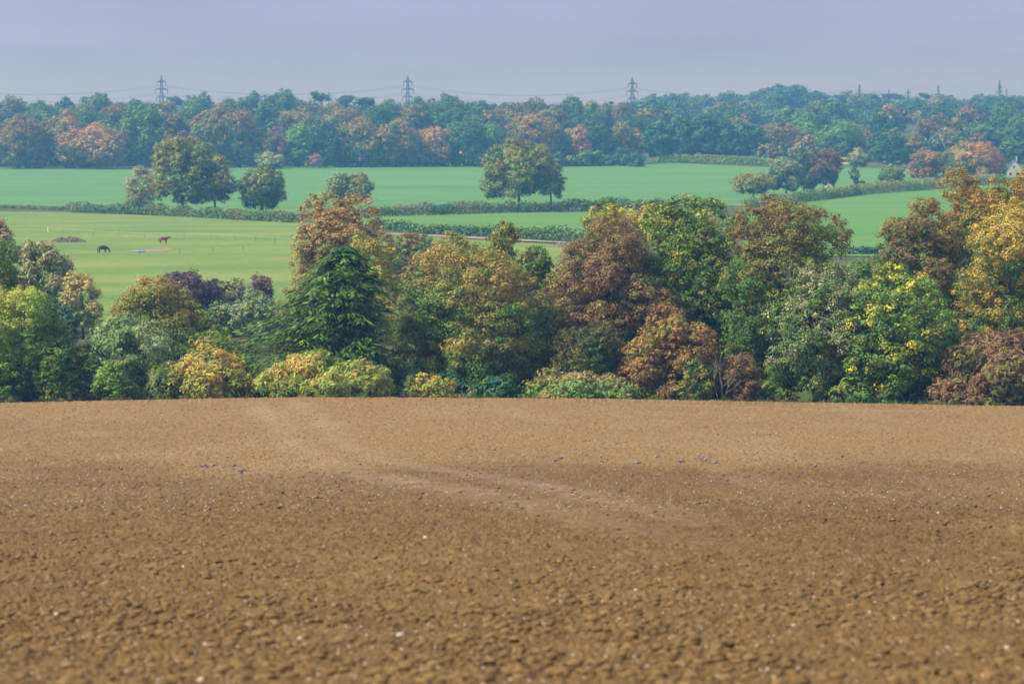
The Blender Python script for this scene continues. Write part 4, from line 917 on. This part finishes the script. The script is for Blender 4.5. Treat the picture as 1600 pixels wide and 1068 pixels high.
# ------------------------------------------------------------------ horses
def horse(px, py, rz, label, coat, dark, pose):
    g = gpt(px, py)
    root = empty('horse', g, rz, label, 'horse', 'horses grazing in the meadow')
    neck = {'graze': [((.92, 0, 1.12), .20), ((1.22, 0, .72), .14), ((1.36, 0, .46), .13), ((1.50, 0, .12), .075)],
            'level': [((.90, 0, 1.34), .21), ((1.20, 0, 1.50), .15), ((1.34, 0, 1.50), .14), ((1.72, 0, 1.24), .08)]}[pose]
    V = [((-.62, 0, 1.22), .33), ((-.25, 0, 1.16), .36), ((.22, 0, 1.14), .37), ((.58, 0, 1.18), .32)] + neck
    E = [(0, 1), (1, 2), (2, 3), (3, 4), (4, 5), (5, 6), (6, 7)]; V.append(((-.98, 0, 1.16), .24)); E.append((0, len(V) - 1))
    st = {'graze': (.16, -.12, .12, -.14), 'level': (.05, -.05, .1, -.08)}[pose]
    for k, sgn in enumerate((-1, 1)):
        b = len(V); o = st[k]
        V += [((.50, sgn * .18, .86), .17), ((.50 + o * .6, sgn * .17, .50), .075), ((.48 + o, sgn * .17, .14), .05), ((.53 + o, sgn * .17, .04), .065)]
        E += [(3, b), (b, b + 1), (b + 1, b + 2), (b + 2, b + 3)]
        b = len(V); o = st[k + 2]
        V += [((-.70, sgn * .20, .88), .22), ((-.84 + o * .5, sgn * .19, .54), .085), ((-.76 + o, sgn * .19, .14), .052), ((-.70 + o, sgn * .19, .04), .068)]
        E += [(0, b), (b, b + 1), (b + 1, b + 2), (b + 2, b + 3)]
    me = bpy.data.meshes.new('body'); me.from_pydata([v[0] for v in V], E, []); me.update(); me.materials.append(coat)
    o = bpy.data.objects.new('body', me); COL.objects.link(o); o.parent = root
    sk = o.modifiers.new('skin', 'SKIN'); sk.use_smooth_shade = True
    for i, v in enumerate(V):
        d = me.skin_vertices[0].data[i]; d.radius = (v[1] * 1.3, v[1] * 1.3); d.use_root = i == 0
    ss = o.modifiers.new('smooth', 'SUBSURF'); ss.levels = 2; ss.render_levels = 2
    t = MB(); t.tube([(-.98, 0, 1.36), (-1.14, 0, 1.22), (-1.18, 0, .85), (-1.14, 0, .48)], [.05, .08, .10, .03], 7); t.build('tail', dark, root, True)
    n0, n1, n2 = [np.array(n[0]) for n in neck[:3]]
    m = MB(); up = np.array([0, 0, 1.]) if pose == 'level' else np.array([.6, 0, .75])
    m.tube([np.array((.55, 0, 1.36)), n0 + up * .17, n1 + up * .13, n2 + up * .11], [.03, .07, .07, .05], 6); m.build('mane', dark, root, True)
    for sgn in (-1, 1):
        e_ = MB(); b = n2 + np.array([-.05, sgn * .07, 0]) + up * .09
        e_.tube([b, b + up * .09, b + up * .17], [.04, .035, .005], 6); e_.build('ear', coat, root, True)
horse(161, 395, 0.0, 'black horse grazing with lowered head in the meadow', mat_plain('black_coat', (.010, .011, .018), .5, .2), mat_plain('black_hair', (.008, .008, .012), .7, .2), 'graze')
horse(256, 380.5, 0.25, 'chestnut brown horse standing with level head in the meadow', mat_plain('chestnut_coat', (.19, .060, .030), .5, .2), mat_plain('chestnut_hair', (.11, .035, .02), .7, .2), 'level')

# ------------------------------------------------------------------ wood pigeons on the ploughed soil
GREY = mat_plain('pigeon_grey', (.20, .20, .235), .7, .15, 12); WING = mat_plain('pigeon_wing', (.15, .15, .18), .7, .2, 15)
DARKT = mat_plain('pigeon_dark_tail', (.035, .035, .05), .7, .2, 12); PINK = mat_plain('pigeon_pink', (.42, .16, .13), .5, .1); WHITE = mat_plain('pigeon_white', (.62, .62, .66), .7, .05)
BEAK = mat_plain('pigeon_beak', (.5, .28, .08), .5, .1)
def pigeon_parts(root, head):
    body = [((-.17, 0, .135), .012, .010), ((-.14, 0, .140), .040, .030), ((-.07, 0, .150), .068, .058), ((.0, 0, .155), .078, .070), ((.06, 0, .158), .070, .066), ((.105, 0, .172), .046, .050)]
    if head == 'up': body += [((.130, 0, .215), .030, .032), ((.142, 0, .250), .029, .030), ((.165, 0, .258), .026, .026), ((.182, 0, .256), .012, .014)]; bk = np.array((.182, 0, .255)); bd = np.array((.03, 0, -.006))
    else: body += [((.145, 0, .150), .034, .036), ((.180, 0, .110), .030, .030), ((.205, 0, .085), .027, .027), ((.222, 0, .068), .012, .014)]; bk = np.array((.220, 0, .070)); bd = np.array((.018, 0, -.026))
    m = MB(); m.rings(body, 10); m.build('body', GREY, root, True)
    for s in (-1, 1):
        w = MB(); w.rings([((.075, s * .058, .170), .008, .030), ((.03, s * .074, .165), .012, .050), ((-.06, s * .068, .160), .012, .045), ((-.15, s * .030, .150), .010, .022), ((-.22, s * .012, .142), .006, .008)], 8)
        wo = w.build('wing', WING, root, True)
        b = MB(); b.rings([((.055, s * .083, .150), .004, .020), ((.02, s * .089, .148), .005, .026), ((-.03, s * .085, .140), .004, .012)], 6); b.build('wing_bar', WHITE, wo, True)
        l = MB(); l.tube([(.0, s * .030, .095), (.01, s * .032, .04), (.005, s * .032, .008), (.05, s * .034, .004)], [.011, .006, .006, .005], 5); l.build('leg', PINK, root, True)
    t = MB(); t.rings([((-.15, 0, .140), .025, .012), ((-.22, 0, .130), .036, .008), ((-.30, 0, .118), .042, .005)], 8); t.build('tail', DARKT, root, True)
    n = MB(); 
    c = np.array((.128, 0, .215)) if head == 'up' else np.array((.150, 0, .145))
    n.rings([((c[0] - .004, 0, c[2]), .033, .024), ((c[0] + .008, 0, c[2] - .006), .034, .024)], 8); n.build('neck_patch', WHITE, root, True)
    k = MB(); k.tube([bk, bk + bd], [.008, .002], 5); k.build('beak', BEAK, root, True)
PG = 'wood pigeons feeding on the ploughed field'
def pigeon_pos(px, py):
    p = gpt(px, py, 15.0); return (p[0], p[1], p[2] + .045)
protos = {}
BIRDS = [(318, 733, 'down', .1, 'grey pigeon, leftmost of the four at the left of the field'), (332, 732, 'down', 2.9, 'dark grey pigeon right behind the leftmost one in the left group'),
         (364, 733, 'up', 3.3, 'grey pigeon in the left group, up and left of the lowest one'), (377, 741, 'down', 3.7, 'pale grey pigeon, lowest of the four at the left of the field'),
         (818, 717, 'up', 2.0, 'faint pale pigeon at the left end of the middle line of pigeons'), (868, 724, 'down', 3.9, 'grey pigeon, lower left one of the close pair in the middle'),
         (878, 720, 'up', .6, 'bluish pigeon, upper right one of the close pair in the middle'), (909, 712, 'down', 4.7, 'small dark pigeon seen end on, topmost in the middle of the field'),
         (939, 718, 'up', 1.55, 'white-naped pigeon seen from behind, alone in the middle of the field'), (995, 728, 'down', 3.1, 'grey-blue pigeon crouching low, alone at the middle right'),
         (1026, 718, 'up', 2.7, 'pigeon stretching up with its tail out to the right'), (1064, 726, 'down', .5, 'pale-winged pigeon left of the group of three'),
         (1096, 721, 'up', 3.4, 'dark pigeon, left one of the group of three at the middle right'), (1102, 723, 'down', 5.6, 'pigeon in the middle of the group of three at the middle right'),
         (1116, 728, 'up', 3.0, 'pigeon with tail to the right, last of the group of three'), (1274, 733, 'up', 1.2, 'pale pigeon, lower one of two standing apart at the right'),
         (1316, 718, 'up', 4.2, 'tall standing pale pigeon on visible legs, upper one of two at the right'), (1514, 695, 'down', 1.7, 'tiny dark pigeon far off near the right edge of the field')]
for px, py, head, rz, lab in BIRDS:
    r = empty('pigeon', pigeon_pos(px, py), rz, lab, 'pigeon', PG)
    if head not in protos:
        pigeon_parts(r, head); protos[head] = r
    else:
        for ch in list(protos[head].children):
            c = ch.copy(); COL.objects.link(c); c.parent = r
            for g_ in ch.children:
                d = g_.copy(); COL.objects.link(d); d.parent = c

# ------------------------------------------------------------------ flints
def lump(rng, r, k=0):
    t = (1 + 5 ** .5) / 2
    v = np.array([(-1, t, 0), (1, t, 0), (-1, -t, 0), (1, -t, 0), (0, -1, t), (0, 1, t), (0, -1, -t), (0, 1, -t), (t, 0, -1), (t, 0, 1), (-t, 0, -1), (-t, 0, 1)], float)
    v /= np.linalg.norm(v[0]); v *= rng.uniform(.7, 1.2, (12, 1)); v *= np.array([1, .8, .65]) * r
    f = [(0, 11, 5), (0, 5, 1), (0, 1, 7), (0, 7, 10), (0, 10, 11), (1, 5, 9), (5, 11, 4), (11, 10, 2), (10, 7, 6), (7, 1, 8), (3, 9, 4), (3, 4, 2), (3, 2, 6), (3, 6, 8), (3, 8, 9), (4, 9, 5), (2, 4, 11), (6, 2, 10), (8, 6, 7), (9, 8, 1)]
    a = rng.uniform(0, 6.28); c, s = math.cos(a), math.sin(a)
    return v @ np.array([[c, s, 0], [-s, c, 0], [0, 0, 1]]), np.array(f)
STONES = [(625, 993, 20, 'largest cream flint on the near soil, just left of centre'), (994, 923, 12, 'bright white flint right of centre on the near soil'), (664, 840, 12, 'chalky white flint near the middle of the field'),
          (88, 960, 13, 'cream flint at the lower left of the field'), (301, 957, 10, 'small pale flint right of the lower left cream one'), (321, 1008, 12, 'pale flint near the bottom left'), (469, 998, 12, 'pale flint left of the largest cream one'),
          (314, 1063, 18, 'large cream flint cut by the bottom edge at the left'), (1573, 1013, 12, 'white flint at the lower right corner'), (1590, 972, 9, 'bluish white flint at the right edge'),
          (984, 976, 10, 'yellowish flint below the bright white one'), (286, 886, 8, 'tiny white flint at the left, above the cream flints'), (1466, 801, 7, 'tiny white flint at the right of the field'), (1240, 978, 10, 'tan flint low on the right half of the field')]
for px, py, s, lab in STONES:
    rng = np.random.default_rng(int(px)); p = gpt(px, py + s * .3, 15.0); r = s * p[1] / F * .5
    v, f = lump(rng, r)
    o = make_obj('flint_stone', v, f, FLINT, smooth=False, loc=(p[0], p[1], p[2] + r * .4 + .03))
    b = o.modifiers.new('rounded', 'SUBSURF'); b.levels = 1; b.render_levels = 1
    tag(o, lab, 'stone', 'flints standing out on the soil')
def soil_clods():
    rng = np.random.default_rng(45); n = 30000
    py = np.concatenate([rng.uniform(630, 760, 12000), 760 + 350 * rng.uniform(0, 1, n - 12000) ** .8]); px = rng.uniform(-200, 1800, n)
    G = ground(px, py, 15.0); keep = fbm(G[:, 0] / 1.1, G[:, 1] / 2.2, 23, 3) + rng.normal(size=n) * .07 > .43; G = G[keep]; py = py[keep]; n = len(G); Vs, Fs, Cs = [], [], []
    d = np.array([.215, .132, .054])
    for i in range(n):
        r = float(np.clip(rng.lognormal(-3.45, .52), .014, .085)) * (1.25 if py[i] > 900 else (1 if py[i] > 760 else .8))
        v, f = lump(rng, r); v = v * np.array([1.35, 1.1, .95]); Vs.append(v + G[i] + np.array([0, 0, .025 + r * .15])); Fs.append(f + 12 * i)
        Cs.append(np.repeat((d * rng.uniform(.62, 1.15))[None], 12, 0))
    tag(make_obj('soil_clods', np.concatenate(Vs), np.concatenate(Fs), SOIL, None, np.concatenate(Cs), attr='soil_colour'), 'countless brown clods of earth lying on the ploughed field', 'soil clods', kind='stuff')
soil_clods()
def flint_scatter():
    rng = np.random.default_rng(44); n = 3600
    py = np.concatenate([rng.uniform(629, 800, 2300), rng.uniform(800, 1100, 1300)]); px = rng.uniform(-200, 1800, n)
    G = ground(px, py, 15.0); Vs, Fs, k = [], [], 0
    for i in range(n):
        v, f = lump(rng, rng.uniform(.012, .04) * (1.0 if py[i] > 800 else 1.35)); Vs.append(v + G[i] + np.array([0, 0, .035])); Fs.append(f + k); k += 12
    tag(make_obj('flint_scatter', np.concatenate(Vs), np.concatenate(Fs), mat_plain('small_flint', (.46, .37, .27), .7, .3, 3.0)), 'countless small pale flints strewn over the soil', 'stones', kind='stuff')
flint_scatter()

# ------------------------------------------------------------------ the air over the valley
def haze():
    m = bpy.data.materials.new('haze'); m.use_nodes = True; n = m.node_tree.nodes; n.clear()
    out = n.new('ShaderNodeOutputMaterial'); v = n.new('ShaderNodeVolumePrincipled')
    v.inputs['Color'].default_value = (*HAZE_COLOUR, 1); v.inputs['Absorption Color'].default_value = (1, 1, 1, 1)
    v.inputs['Density'].default_value = HAZE_DENSITY; v.inputs['Anisotropy'].default_value = HAZE_FORWARD
    m.node_tree.links.new(v.outputs[0], out.inputs['Volume'])
    m.cycles.homogeneous_volume = True
    mb = MB(); mb.box((0, 2850, -2.5), (9000, 6600, 105)); o = mb.build('haze', m)
    tag(o, kind='stuff')
haze()
